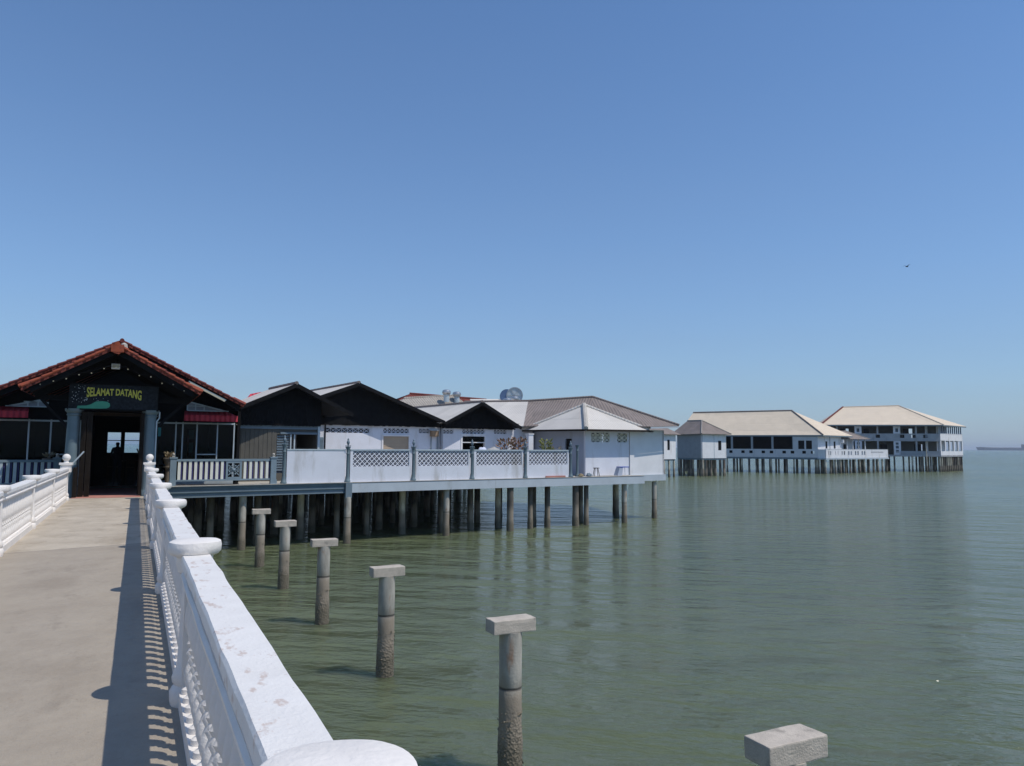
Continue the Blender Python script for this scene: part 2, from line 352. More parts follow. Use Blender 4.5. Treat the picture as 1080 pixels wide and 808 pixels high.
# ------------------------------------------------------------------ sea, haze
o = MB().box(-9000, 9000, -9000, 9000, -5, 0).build('water', W['water']); tag(o, kind='structure')
hz = MB().box(-9100, 9100, -9100, 9100, -6, 34).build('haze', W['dark']); tag(hz, kind='stuff')
mt = bpy.data.materials.new('haze_air'); mt.use_nodes = True; t = mt.node_tree; t.nodes.clear()
pv = N(t, 'ShaderNodeVolumePrincipled'); pv.inputs['Color'].default_value = (.80, .88, 1, 1); pv.inputs['Density'].default_value = .00016
pv.inputs['Anisotropy'].default_value = .2
oo = N(t, 'ShaderNodeOutputMaterial'); t.links.new(pv.outputs[0], oo.inputs['Volume']); hz.data.materials.clear(); hz.data.materials.append(mt)

# ------------------------------------------------------------------ bridge
o = MB().box(-1.84, .44, -7, 24.75, FLOOR - .22, FLOOR).box(-1.84, .44, 24.75, 31.1, FLOOR - .22, FLOOR - .004).build('walkway', W['walk']); tag(o, kind='structure')
o = MB().box(-1.62, .17, 24.9, 31.4, FLOOR - .002, FLOOR + .012).build('tiled_path', W['pink']); tag(o, kind='structure')
br = empty('bridge_support', (-.7, 8, 0), 'concrete beams and piles carrying the narrow walkway over the water', 'bridge support')
for y in (-2.5, 2.0, 6.5, 11, 15.5, 20, 24.4):
    MB().box(-1.75, .35, y - .18, y + .18, FLOOR - .52, FLOOR - .225).build('crossbeam', W['cap'], br)
    for x in (-1.35, -.05): MB().lathe(x, y, -1.2, [(.16, 0), (.16, FLOOR + .68)], 14).build('pile', W['pile'], br)
for x in (-1.35, -.05): MB().box(x - .12, x + .12, -6.8, 24.2, FLOOR - .45, FLOOR - .223).build('girder', W['cap'], br)

def wob(o, amp, fq):
    for v in o.data.vertices:
        p = Vector(v.co) * fq
        v.co += Vector((noise.noise(p), noise.noise(p + Vector((9, 3, 1))), noise.noise(p + Vector((4, 7, 5))))) * amp
YS = [1.33 + 3.76 * k for k in range(-2, 6)] + [23.88]; YS[2] = 1.42
BAL = [(.046, .0), (.046, .03), (.022, .05), (.032, .08), (.040, .115), (.030, .16), (.018, .20), (.032, .235), (.020, .27)]
BAL2 = [(.018, 0), (.030, .03), (.016, .06), (.026, .09), (.042, .13), (.046, .17), (.041, .23), (.030, .30), (.018, .365), (.012, .40)]
def balustrade(cx, side, label):
    bl = empty('balustrade', (cx, 10, FLOOR), label, 'balustrade', 'white balustrades of the walkway')
    for k, y in enumerate(YS):
        p = MB()
        last = k == len(YS) - 1
        p.lathe(cx, y, FLOOR, [(.108, .0), (.115, .03), (.115, .085), (.102, .11), (.090, .12), (.102, .135), (.106, .17), (.092, .205), (.076, .235), (.070, .5), (.066, .78), (.095, .80), (.10, .835)], 16)
        p.box(cx - .055, cx + .055, y - .10, y + .10, FLOOR, FLOOR + .83)
        po = p.build('post', W['rail'], bl); wob(po, .006, 9)
        c = MB()
        if last:
            c.box(cx - .13, cx + .13, y - .13, y + .13, FLOOR + .80, FLOOR + 1.0); c.box(cx - .16, cx + .16, y - .16, y + .16, FLOOR + 1.0, FLOOR + 1.06)
            c.lathe(cx, y, FLOOR + 1.06, [(.07, 0), (.05, .05), (.06, .07)], 12)
            c.ball(cx, y, FLOOR + 1.20, .105, 14); co = c.build('finial', W['rail'], po)
        else:
            c.lathe(cx, y, FLOOR, [(.105, .838), (.108, .895), (.114, .90), (.140, .912), (.155, .93), (.158, .965), (.152, .988), (.136, .996), (.05, 1.0)], 40)
            co = c.build('post_cap', W['rail'], po); wob(co, .005, 7)
    for y0, y1 in zip(YS, YS[1:]):
        L = y1 - y0
        # coping with uneven hand-plastered edges
        n = 24; pr = [(-.080, .845), (.080, .845), (.085, .860), (.084, .905), (.076, .918), (-.076, .918), (-.084, .905), (-.085, .860)]
        P = []; Fc = []
        for i in range(n + 1):
            yy = y0 + .10 + (L - .20) * i / n
            for a, b in pr:
                q = .004 * noise.noise(Vector((cx * 5, yy * 3.5, a * 30 + b * 9))); P.append((cx + a + q, yy, FLOOR + b + q))
        for i in range(n): Fc += [(i * 8 + j, i * 8 + (j + 1) % 8, (i + 1) * 8 + (j + 1) % 8, (i + 1) * 8 + j) for j in range(8)]
        MB().add(P, Fc + [tuple(range(8))[::-1], tuple(range(n * 8, n * 8 + 8))]).build('coping', W['coping'], bl)
        m_ = MB(); si = -side
        m_.box(cx - .060, cx + .060, y0 + .10, y1 - .10, FLOOR + .815, FLOOR + .8445)
        P = []; Fc = []; pr = [(-.070, .765), (.070, .765), (.084, .780), (.086, .800), (.074, .814), (-.074, .814), (-.086, .800), (-.084, .780)]
        for i in range(n + 1):
            yy = y0 + .10 + (L - .20) * i / n
            for a, b in pr:
                q = .004 * noise.noise(Vector((cx * 7, yy * 3.1, a * 30 + b * 9))); P.append((cx + a + q, yy, FLOOR + b + q))
        for i in range(n): Fc += [(i * 8 + j, i * 8 + (j + 1) % 8, (i + 1) * 8 + (j + 1) % 8, (i + 1) * 8 + j) for j in range(8)]
        m_.add(P, Fc + [tuple(range(8))[::-1], tuple(range(n * 8, n * 8 + 8))], True)
        m_.box(cx - .065, cx + .065, y0 + .10, y1 - .10, FLOOR, FLOOR + .10)
        nb = round((L - .3) / .172)
        def bal(yy, z, prof):
            k0 = len(m_.v); m_.lathe(0, 0, z, prof, 10)
            for q in range(k0, len(m_.v)): a, b, c = m_.v[q]; m_.v[q] = (cx + a * 1.2, yy + b * .80, c)
        for i in range(nb + 1):
            yy = y0 + .15 + (L - .30) * i / nb
            bal(yy, FLOOR + .098, BAL); bal(yy, FLOOR + .365, BAL2)
            if i < nb:
                ym = yy + (L - .30) / nb / 2
                m_.ball(cx, ym, FLOOR + .112, .026, 7); m_.ball(cx, ym, FLOOR + .762, .024, 7)
        m_.build('pierced_panel', W['rail'], bl)
balustrade(.362, 1, 'white concrete balustrade with worn coping on the right side of the walkway')
balustrade(-1.72, -1, 'white concrete balustrade along the left side of the walkway')

# ------------------------------------------------------------------ T-topped piles beside the bridge
def tpile(i):
    r = empty('mooring_pile', (0, 0, 0), 'x', 'pile', 'concrete piles with block tops beside the walkway')
    P = []; n = 18; hs = [-1.2, -.4, 0, .2, .4, .6, .8, 1.06, 1.075, 1.09, 1.4, 1.78]
    sh = MB().lathe(0, 0, 0, [(.148 - (.006 if abs(h - 1.075) < .01 else 0) + (.012 if h < .5 else 0), h) for h in hs], n).build('shaft', W['pile'], r); wob(sh, .008, 5 + i)
    c = MB().box(-.30, .30, -.135, .135, 1.775, 1.945).build('cap_block', W['cap'], r, bevel=.012)
    bm = bmesh.new(); bm.from_mesh(c.data); bmesh.ops.subdivide_edges(bm, edges=bm.edges, cuts=3, use_grid_fill=True); bm.to_mesh(c.data); bm.free(); wob(c, .007, 8 + i)
    b = MB(); rr = random.Random(i)
    for _ in range(170):
        h = rr.random() ** 1.6 * .85 - .05; a = rr.random() * 6.283; s_ = rr.uniform(.012, .034)
        x, y = .152 * math.cos(a), .152 * math.sin(a); v = [Vector((rr.uniform(-1, 1), rr.uniform(-1, 1), rr.uniform(-1, 1))).normalized() * s_ for _ in range(4)]
        b.add([(x + q.x, y + q.y, h + q.z) for q in v], [(0, 1, 2), (0, 2, 3), (0, 3, 1), (1, 3, 2)])
    tag(b.build('oyster_crust', W['barn'], r), kind='stuff'); return r
tp = [tpile(1), tpile(5)]
for i, (x, y, lab) in enumerate([(4.58, 4.26, 'nearest concrete pile, only its block top and neck showing'),
        (4.42, 8.62, 'tall concrete pile with block top and dark seam, second nearest to the camera'),
        (4.20, 13.2, 'concrete pile with block top and rusty patch on its shaft, third from the camera'),
        (4.05, 17.6, 'slim concrete pile with block top, fourth from the camera'),
        (3.98, 22.3, 'concrete pile with block top, fifth from the camera, second from the deck'),
        (3.93, 26.6, 'concrete pile with block top farthest from the camera, closest to the dark deck edge')]):
    o = tp[i] if i < 2 else clone(tp[i % 2]); o.location = (x, y, 0); o.rotation_euler.z = (i * 17 % 5 - 2) * .012; o['label'] = lab
    o.rotation_euler.x = (.004, -.006, .007, -.005, .006, .003)[i]

# ------------------------------------------------------------------ terrace deck
dk = empty('pier_deck', T(0, 0, 0), 'long deck on concrete piles with grey cornice and pale slab edge under the terrace houses', 'deck')
MB(T).prism([(-18, .05), (20.0, .05), (20.0, 3.2), (22.3, 3.2), (22.3, 6.6), (16.4, 6.6), (17.6, 12), (30, 33), (36, 44), (-18, 44)], FLOOR - .33, FLOOR - .01).build('slab', W['ledge'], dk)  # rear of the slab stretched back to keep the water below it dark
f = MB(T)
f.box(-18, 2.62, -.10, .04, 2.50, 2.55); f.box(-18, 2.62, -.06, .04, 2.44, 2.495); f.box(-18, 2.62, -.02, .04, 2.36, 2.435); f.box(-18, 2.62, -.07, .04, 2.30, 2.355); f.box(-18, 2.62, -.01, .04, 2.18, 2.295); f.box(-18, 2.62, -.05, .04, 2.12, 2.175)
f.build('cornice', W['fascia'], dk)
MB(T).box(2.78, 20.05, -.12, .045, 2.13, 2.535).build('edge_beam', W['slab'], dk)
MB(T).box(-18, 20.05, -.14, .3, 2.552, 2.575).build('ledge', W['ledge'], dk)
MB(T).box(2.52, 2.80, -.16, -.0, 1.9, 2.56).build('bracket', W['fascia'], dk)
MB(T).box(20.06, 22.8, .93, 6.2, 2.20, 2.56).build('house_slab', W['slab'], dk)
def pile_mesh(r, top, mt, seed):
    o = MB().lathe(0, 0, 0, [(r + (.015 if h < .4 else 0), h) for h in (-1.2, 0, .3, .6, .9, 1.3, 1.7, top)], 12).build('pile', mt, None); wob(o, .008, 4 + seed)
    me = o.data; bpy.data.objects.remove(o); return me
def put_pile(me, x, y, parent):
    o = bpy.data.objects.new('pile', me); COL.objects.link(o); o.parent = parent; p = parent['_o']; o.location = (x - p[0], y - p[1], -p[2]); o.rotation_euler.z = random.random() * 6
    return o
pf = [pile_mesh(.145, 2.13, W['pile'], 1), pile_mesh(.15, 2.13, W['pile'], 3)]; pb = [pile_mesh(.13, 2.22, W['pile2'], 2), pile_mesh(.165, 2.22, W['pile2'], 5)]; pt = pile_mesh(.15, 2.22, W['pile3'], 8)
for u, v in ((-12, .3), (-7.5, .3), (-1.6, .28), (7.6, .2), (18.8, .2), (23.4 - 1.3, 1.2)): x, y, _ = T(u, v); put_pile(random.choice(pf), x, y, dk)
x, y, _ = T(2.66, -.05); put_pile(pile_mesh(.15, 1.95, W['pile'], 6), x, y, dk)
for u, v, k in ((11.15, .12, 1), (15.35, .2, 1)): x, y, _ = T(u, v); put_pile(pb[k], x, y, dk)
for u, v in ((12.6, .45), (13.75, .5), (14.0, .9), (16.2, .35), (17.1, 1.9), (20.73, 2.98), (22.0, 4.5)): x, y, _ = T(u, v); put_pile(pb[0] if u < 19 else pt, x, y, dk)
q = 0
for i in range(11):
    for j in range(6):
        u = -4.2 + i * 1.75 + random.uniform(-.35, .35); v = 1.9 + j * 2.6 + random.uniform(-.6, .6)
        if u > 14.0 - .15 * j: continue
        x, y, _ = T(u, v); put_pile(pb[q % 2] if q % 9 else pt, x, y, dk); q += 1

hp = empty('added_rear_piles', T(2, 22, 0), 'dense dark piles added under the rear of the houses to block light', 'piles')  # extra rows added to shut out bright water behind the deck
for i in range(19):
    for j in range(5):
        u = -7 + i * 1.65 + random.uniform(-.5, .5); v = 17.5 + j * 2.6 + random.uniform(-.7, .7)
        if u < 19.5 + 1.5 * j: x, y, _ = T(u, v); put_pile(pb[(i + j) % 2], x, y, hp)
hp = empty('added_rear_piles', T(12, 36, 0), 'farther rows of dark piles added under the back edge of the deck to block light', 'piles')  # more rows added to close the bright gaps at the back
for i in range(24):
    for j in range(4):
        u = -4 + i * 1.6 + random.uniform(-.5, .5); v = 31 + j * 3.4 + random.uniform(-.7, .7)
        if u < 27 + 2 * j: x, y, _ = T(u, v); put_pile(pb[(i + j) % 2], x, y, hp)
# slatted railings on the deck edge
def slat_rail(u0, u1, label, panels, light=False):
    r = empty('slatted_railing', T((u0 + u1) / 2, .05, FLOOR), label, 'railing', 'slatted railings along the deck edge')
    MB(T).box(u0, u1, .02, .12, 3.50, 3.585).build('top_rail', W['grey'], r)
    MB(T).box(u0, u1, .03, .11, 2.74, 2.80).build('bottom_rail', W['grey'], r)
    for u in [u0] + [(a + b) / 2 for a, b in zip(panels, panels[1:])] + [u1]: 
        MB(T).box(u - .06, u + .06, .0, .14, 2.575, 2.742).build('foot', W['grey'], r)
    for u in (u0 + .09, u1 - .09):
        p = MB(T).box(u - .11, u + .11, -.01, .15, 2.575, 3.60).box(u - .14, u + .14, -.03, .17, 3.602, 3.66).build('post', W['grey'], r)
        MB(T).ball(u, .07, 3.76, .055, 8).box(u - .05, u + .05, .02, .12, 3.662, 3.71).build('finial', W['ledge'], p)
    ends = [u0 + .22] + [e for c in panels for e in (c - .33, c + .33)] + [u1 - .22]
    for e0, e1 in zip(ends[::2], ends[1::2]):
        a = MB(T); b = MB(T); n = max(1, round((e1 - e0) / .2)); st_ = (e1 - e0) / n
        for i in range(n):
            u = e0 + st_ * (i + .45); a.box(u - .05, u + .05, .04, .075, 2.801, 3.499); b.box(u + .055, u + .12, .078, .10, 2.801, 3.499)
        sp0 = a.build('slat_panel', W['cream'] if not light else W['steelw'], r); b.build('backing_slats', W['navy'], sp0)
    for c in panels:
        p = MB(T)
        for (x0, x1, z0, z1) in ((c - .3, c + .3, 2.801, 2.88), (c - .3, c + .3, 3.42, 3.499), (c - .3, c - .22, 2.881, 3.419), (c + .22, c + .3, 2.881, 3.419)): p.box(x0, x1, .03, .09, z0, z1)
        for k in range(8):
            an = k * math.pi / 4; p.bar((c, .06, 3.15), (c + .28 * math.cos(an), .06, 3.15 + .28 * math.sin(an)), .03, .035)
            p.ball(c + .17 * math.cos(an + .39), .06, 3.15 + .17 * math.sin(an + .39), .035, 6)
        p.lathe(c, .06, 3.15, [(.01, 0)] * 2, 3); p.ball(c, .06, 3.15, .07, 8); p.build('ornament_panel', W['grey'], r)
slat_rail(-4.35, -.42, 'cream and navy slatted railing with a grey flower panel, right of the entrance porch', [-2.05])
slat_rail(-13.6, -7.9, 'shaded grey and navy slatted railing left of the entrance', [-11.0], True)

# white parapet with lattice panels and iron posts
pw = empty('terrace_parapet', T(7.5, .05, FLOOR), 'white terrace parapet wall with diamond lattice panels and grey lantern posts', 'parapet')
PU = [-.1, 2.63, 5.75, 8.85, 11.95, 14.85]
for k, (a, b) in enumerate(zip(PU, PU[1:])):
    w = MB(T); a2, b2 = a + .12, b - .10
    if k == 0:
        w.box(a2, b2, 0, .13, 2.577, 3.93).build('solid_panel', W['wall'], pw)
    else:
        w.box(a2, b2, 0, .13, 2.577, 3.23); w.box(a2, a2 + .12, 0, .13, 3.23, 3.93); w.box(b2 - .10, b2, 0, .13, 3.23, 3.93); w.box(a2 + .12, b2 - .10, 0, .13, 3.895, 3.93)
        po = w.build('lattice_panel', W['wall'], pw)
        g = MB(T); x0, x1, z0, z1 = a2 + .12, b2 - .10, 3.231, 3.894; st = (z1 - z0) / 3; n = round((x1 - x0) / st); sx = (x1 - x0) / n
        for j in range(3):
            for i in range(n):
                p0 = (x0 + i * sx, .06, z0 + j * st); p1 = (x0 + (i + 1) * sx, .06, z0 + (j + 1) * st)
                g.bar(p0, p1, .05, .033); g.bar((p0[0], .064, p1[2]), (p1[0], .064, p0[2]), .046, .033)
                cx_, cz = (p0[0] + p1[0]) / 2, (p0[2] + p1[2]) / 2
                g.hexa([(cx_ - .04, .03, cz), (cx_, .03, cz - .04), (cx_, .09, cz - .04), (cx_ - .04, .09, cz), (cx_, .03, cz + .04), (cx_ + .04, .03, cz), (cx_ + .04, .09, cz), (cx_, .09, cz + .04)])
                for dx, dz in ((0, 1), (1, 0), (0, -1), (-1, 0)):
                    ex, ez = cx_ + dx * sx / 2, cz + dz * st / 2
                    g.box(ex - .012, ex + .012, .045, .08, ez - .012, ez + .012)
        g.build('lattice', W['wall'], po)
        MB(T).box(x0, x1, .10, .125, z0 + .002, z1 - .002).build('shade_backing', W['latt'], po)  # dark sheet added behind the lattice, painted as the shade in its holes
    MB(T).box(a2 - .01, b2 + .0, -.02, .15, 3.932, 3.985).build('coping', W['steelw'], pw)
def iron_post(u, h, fin, v=-.02):
    p = MB(T).lathe(u, v, 2.577, [(.13, 0), (.13, .06), (.10, .10), (.085, .2), (.07, .3), (.065, h - .35), (.085, h - .3), (.065, h - .26), (.075, h - .12), (.11, h - .04), (.12, h)], 12).build('iron_post', W['colmn'], pw)
    if fin:
        f_ = MB(T).lathe(u, v, 2.577 + h, [(.03, 0), (.025, .06), (.05, .10), (.075, .18), (.05, .25), (.03, .28), (.045, .31), (.005, .37)], 8).build('lantern', W['fascia'], p)
        MB(T).bar((u - .13, v, 2.577 + h + .03), (u + .13, v, 2.577 + h + .03), .03, .03).build('cross_arm', W['fascia'], f_)
for k, u in enumerate(PU): iron_post(u, 1.52 if k else 1.60, True)
iron_post(15.55, 1.66, False, .3)

# ------------------------------------------------------------------ entrance hall
hall = empty('entrance_hall', (-.65, 32.5, FLOOR), 'dark open hall with red tiled gable roof at the end of the walkway', 'building')
def gable_roof(name, cx, zr, xe0, ze0, xe1, ze1, y0, y1, par):
    s_ = MB(); s_.slab([(cx, y0, zr), (cx, y1, zr), (xe0, y1, ze0), (xe0, y0, ze0)], .10); s_.slab([(cx, y0, zr), (xe1, y0, ze1), (xe1, y1, ze1), (cx, y1, zr)], .10)
    r = s_.build(name, W['tile'], par)
    k = MB()
    for xe, ze in ((xe0, ze0), (xe1, ze1)):
        L = math.hypot(xe - cx, ze - zr); n = int(L / .33)
        for i in range(n + 1):       # overlapping barrel tiles down the rake
            a = i / (n + 1); b = min(1, (i + 1.12) / (n + 1)); j = random.uniform(-.01, .01)
            k.tube((cx + (xe - cx) * b, y0 + .02 + j, zr + (ze - zr) * b + .02), (cx + (xe - cx) * a, y0 + .02 + j, zr + (ze - zr) * a + .0), .052, .040, 8)
    for i in range(int((y1 - y0) / .4)): k.tube((cx, y0 - .05 + i * .4, zr + .01), (cx, y0 + .4 + i * .4, zr + .0), .08, .07, 10)
    k.build('rake_tiles', W['rake' if name[0] == 'p' else 'rake2'], r)
    # exposed pan-tile courses along the eaves edge
    e = MB()
    for xe, ze, sg_ in ((xe0, ze0, -1), (xe1, ze1, 1)):
        for i in range(int((y1 - y0) / .21)): e.tube((xe + sg_ * .06, y0 + .1 + i * .21, ze + .01), (xe - sg_ * .4, y0 + .1 + i * .21, ze + .23), .075, .07, 8)
    e.build('eaves_tiles', W['rake'], r)
    return r
rf = gable_roof('hall_roof', -.65, 7.97, -5.15, 5.66, 3.72, 5.74, 30.6, 47, hall)
gable_roof('porch_roof', -.63, 7.06, -2.94, 5.72, 1.68, 5.76, 24.3, 30.9, hall)
MB().prism([(-.79, 24.22), (-.45, 24.22), (-.47, 24.42), (-.77, 24.42)], 6.84, 7.06).tube((-.62, 24.23, 6.92), (-.62, 24.30, 6.92), .15, .15, 6).build('ridge_cap', W['rake'], rf)
MB().lathe(-.50, 26.5, 7.12, [(.10, 0), (.11, .12), (.09, .24), (.02, .28)], 8).build('ridge_knob', W['ledge'], rf)
t_ = MB()
for y, zr, xe0, xe1, ze, w_ in ((24.42, 6.90, -2.75, 1.5, 5.66, .16), (25.6, 6.80, -2.75, 1.5, 5.56, .2), (30.8, 7.78, -4.95, 3.6, 5.62, .26)):
    t_.bar((-.63, y, zr), (xe0, y, ze), .07, w_); t_.bar((-.63, y, zr), (xe1, y, ze), .07, w_)
for x in (-1.75, .36): t_.box(x - .08, x + .08, 25.6, 31.0, 5.35, 5.55)
t_.bar((-2.7, 25.6, 5.52), (1.45, 25.6, 5.52), .10, .14)
for x in (-2.6, 1.35): t_.bar((x, 25.6, 5.5), ((-1.75 if x < 0 else .37) , 25.5, 4.5), .06, .08)
for i in range(8): t_.bar((-.63, 24.6 + i * .85, 6.93), (-2.9, 24.6 + i * .85, 5.64), .05, .09); t_.bar((-.63, 24.6 + i * .85, 6.93), (1.63, 24.6 + i * .85, 5.66), .05, .09)
t_.build('roof_frame', W['dark'], hall)
g = MB(); g.add([(-4.6, 32.45, 5.05), (3.5, 32.45, 5.05), (3.5, 32.45, 5.72), (-.65, 32.45, 7.8), (-4.6, 32.45, 5.75), (-4.6, 32.35, 5.05), (3.5, 32.35, 5.05), (3.5, 32.35, 5.72), (-.65, 32.35, 7.8), (-4.6, 32.35, 5.75)],
    [(0, 1, 2, 3, 4), (9, 8, 7, 6, 5), (0, 5, 6, 1), (1, 6, 7, 2), (2, 7, 8, 3), (3, 8, 9, 4), (4, 9, 5, 0)]); g.build('gable_boarding', W['dark'], hall)
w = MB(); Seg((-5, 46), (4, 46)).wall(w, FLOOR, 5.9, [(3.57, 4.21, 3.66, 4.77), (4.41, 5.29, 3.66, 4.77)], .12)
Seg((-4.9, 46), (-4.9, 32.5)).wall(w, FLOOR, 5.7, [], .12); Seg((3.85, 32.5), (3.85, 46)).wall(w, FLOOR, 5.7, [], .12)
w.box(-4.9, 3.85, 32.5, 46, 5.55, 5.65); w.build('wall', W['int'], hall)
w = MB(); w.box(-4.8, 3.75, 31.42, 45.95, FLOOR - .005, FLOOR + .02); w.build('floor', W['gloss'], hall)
for x0, x1 in ((-1.43, -.79), (-.59, .29)):
    w = MB(); Seg((-5, 45.95), (4, 45.95)).box(w, x0 + 5, x1 + 5, 4.31, 4.35, -.03, .03); fr = w.build('window_frame', W['dark'], hall)
    MB().box(x0, x1, 46.04, 46.05, 3.66, 4.77).build('pane', W['clear'], fr)
# glazed front left and right of the doorway
for xs in ((.62, 1.39, 1.64, 2.17, 2.95, 3.6), (-4.75, -3.6, -2.9, -2.35, -1.95)):
    w = MB()
    for x in xs: w.box(x - .025, x + .025, 32.44, 32.52, FLOOR + .01, 5.05)
    w.box(xs[0], xs[-1], 32.43, 32.53, 4.97, 5.03)
    w.box(xs[-3] + .026, xs[-2] - .026, 32.45, 32.51, 3.72, 3.76); w.box(xs[0], xs[-1], 32.43, 32.53, FLOOR + .005, FLOOR + .14)
    fr = w.build('glazed_front', W['steelw'], hall)
    for a, b in zip(xs, xs[1:]): MB().box(a + .027, b - .027, 32.475, 32.483, FLOOR + .145, 4.965).build('pane', W['glass'], fr)
# transoms above the awnings
for sgn, x0, x1 in ((1, 1.75, 3.3), (-1, -3.0, -4.3)):
    w = MB(); hi = 5.86 if sgn > 0 else 5.80
    w.bar((x0, 31.95, 5.50), (x1, 31.95, 5.50), .05, .04); w.bar((x0, 31.95, hi), (x1 - sgn * .1, 31.95, 5.50), .05, .05); w.bar((x0, 31.95, 5.5), (x0, 31.95, hi), .05, .045)
    w.bar((x0, 31.95, 5.68), (x0 + sgn * .75, 31.95, 5.68), .05, .03)
    for k in (.3, .62): w.bar((x0 + sgn * k, 31.95, 5.5), (x0 + sgn * k, 31.95, hi - k * .21), .05, .03)
    fr = w.build('transom', W['steelw'], hall)
    MB().add([(x0, 31.99, 5.5), (x1, 31.99, 5.5), (x0, 31.99, hi)], [(0, 1, 2)]).build('pane', W['shade'], fr)
    a0, a1 = (1.62, 3.62) if sgn > 0 else (-3.55, -5.6)
    MB().slab([(a0 + sgn * .05, 32.35, 5.50), (a1 - sgn * .35, 32.35, 5.50), (a1, 31.6, 5.30), (a0, 31.6, 5.30)], .03).hexa([(a0, 31.585, 5.07), (a1, 31.585, 5.07), (a1, 31.6, 5.07), (a0, 31.6, 5.07), (a0, 31.585, 5.31), (a1, 31.585, 5.31), (a1, 31.6, 5.31), (a0, 31.6, 5.31)]).build('awning', W['redm'], hall)
for x in (-1.71, .355):
    c = MB().lathe(x, 25.5, FLOOR, [(.24, 0), (.24, .12), (.21, .16), (.19, .22), (.185, 1.2), (.165, 2.42), (.19, 2.44), (.19, 2.47), (.17, 2.49), (.20, 2.53), (.24, 2.58), (.24, 2.635)], 20).build('column', W['colmn'], hall)
MB().tube((.60, 25.42, 5.15), (.60, 25.42, 4.95), .02).tube((.60, 25.42, 4.96), (.53, 25.4, 4.85), .02).tube((.53, 25.4, 4.86), (.53, 25.4, 2.7), .02).build('drain_pipe', W['steelw'], hall)
# doorway framing with two folded gates
w = MB(); w.box(-1.52, .18, 26.0, 26.08, 5.02, 5.12); w.box(-1.50, -1.42, 26.0, 26.08, FLOOR + .013, 5.02); w.box(.07, .15, 26.0, 26.08, FLOOR + .013, 5.02); w.build('door_frame', W['brown'], hall)
w = MB(); w.box(-1.50, -1.36, 25.30, 25.36, FLOOR + .02, 5.10); w.box(-1.34, -1.20, 25.30, 25.36, FLOOR + .02, 5.10); w.box(-1.62, -1.52, 25.0, 25.3, FLOOR + .02, 3.45); w.build('folded_gate', W['gate'], hall)
w = MB(); w.box(.10, .19, 25.30, 25.36, FLOOR + .02, 5.10); w.build('folded_gate', W['gate'], hall)
for x, s_ in ((-1.50, 1), (.15, -1)):
    w = MB(); w.box(x - .03, x + .03, 26.1, 28.4, FLOOR + .05, 4.95); gt = w.build('door_leaf', W['brown'], hall)
    MB().tube((x, 26.05, 3.62), (x - s_ * .0 - .02, 26.0, 2.95), .018).build('handle', W['steelw'], gt)
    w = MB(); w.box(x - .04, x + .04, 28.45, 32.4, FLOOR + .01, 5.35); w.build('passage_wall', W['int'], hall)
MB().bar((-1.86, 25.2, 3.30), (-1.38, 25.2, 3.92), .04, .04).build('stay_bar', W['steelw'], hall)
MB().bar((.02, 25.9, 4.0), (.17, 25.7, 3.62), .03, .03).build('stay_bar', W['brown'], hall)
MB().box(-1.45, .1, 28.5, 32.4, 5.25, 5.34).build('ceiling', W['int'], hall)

# sign
sg = empty('welcome_sign', (-.65, 25.35, 5.13), 'black sign board reading SELAMAT DATANG in yellow above the entrance', 'sign')
MB().box(-1.86, .54, 25.33, 25.40, 5.17, 5.93).build('board', W['sign'], sg, bevel=.01)
w = MB()
for a, b in (((-1.86, 5.93), (.54, 5.93)), ((-1.86, 5.16), (.54, 5.16))): w.box(a[0] - .02, b[0] + .02, 25.31, 25.41, a[1], a[1] + .04)
w.build('frame', W['dark'], sg)
cu = bpy.data.curves.new('t', 'FONT'); cu.body = 'SELAMAT DATANG'; cu.size = 1; cu.extrude = .012; cu.offset = .028
to = bpy.data.objects.new('t', cu); COL.objects.link(to); bpy.context.view_layer.update()
me = bpy.data.meshes.new_from_object(to.evaluated_get(bpy.context.evaluated_depsgraph_get())); bpy.data.objects.remove(to)
xs = [v.co.x for v in me.vertices]; ys = [v.co.y for v in me.vertices]; xa, xb, ya, yb = min(xs), max(xs), min(ys), max(ys)
for v in me.vertices:
    t_x = (v.co.x - xa) / (xb - xa); t_y = (v.co.y - ya) / (yb - ya)
    hgt = .205 + .11 * abs(2 * t_x - 1) ** 2.2; top = 5.84 - .035 * t_x + .01 * math.cos(t_x * 9)
    v.co = (-1.40 + t_x * 1.47 + .65, 25.322 - v.co.z - 25.35, top - (1 - t_y) * hgt - 5.13)
me.materials.append(W['yel']); lo = bpy.data.objects.new('lettering', me); COL.objects.link(lo); lo.parent = sg
g = MB(); pts = [(-1.64, 5.20), (-1.62, 5.28), (-1.40, 5.29), (-1.28, 5.33), (-1.15, 5.42), (-.98, 5.435), (-.85, 5.42), (-.78, 5.37), (-.77, 5.30), (-.80, 5.25), (-.86, 5.22), (-1.0, 5.21)]
k = len(pts); g.add([(x, 25.318, z) for x, z in pts] + [(x, 25.335, z) for x, z in pts], [tuple(range(k)), tuple(range(k, 2 * k))[::-1]] + [(i, (i + 1) % k, (i + 1) % k + k, i + k) for i in range(k)])
g.build('painted_shape', W['green'], sg)
g = MB()
for _ in range(46):
    x = random.uniform(-1.78, -1.38) if random.random() < .75 else random.uniform(-1.4, -.8); z = random.uniform(5.34, 5.9) if x < -1.45 else random.uniform(5.44, 5.53); s_ = random.uniform(.005, .011)
    g.box(x - s_, x + s_, 25.316, 25.325, z - s_, z + s_)
g.build('painted_dots', W['steelw'], sg)

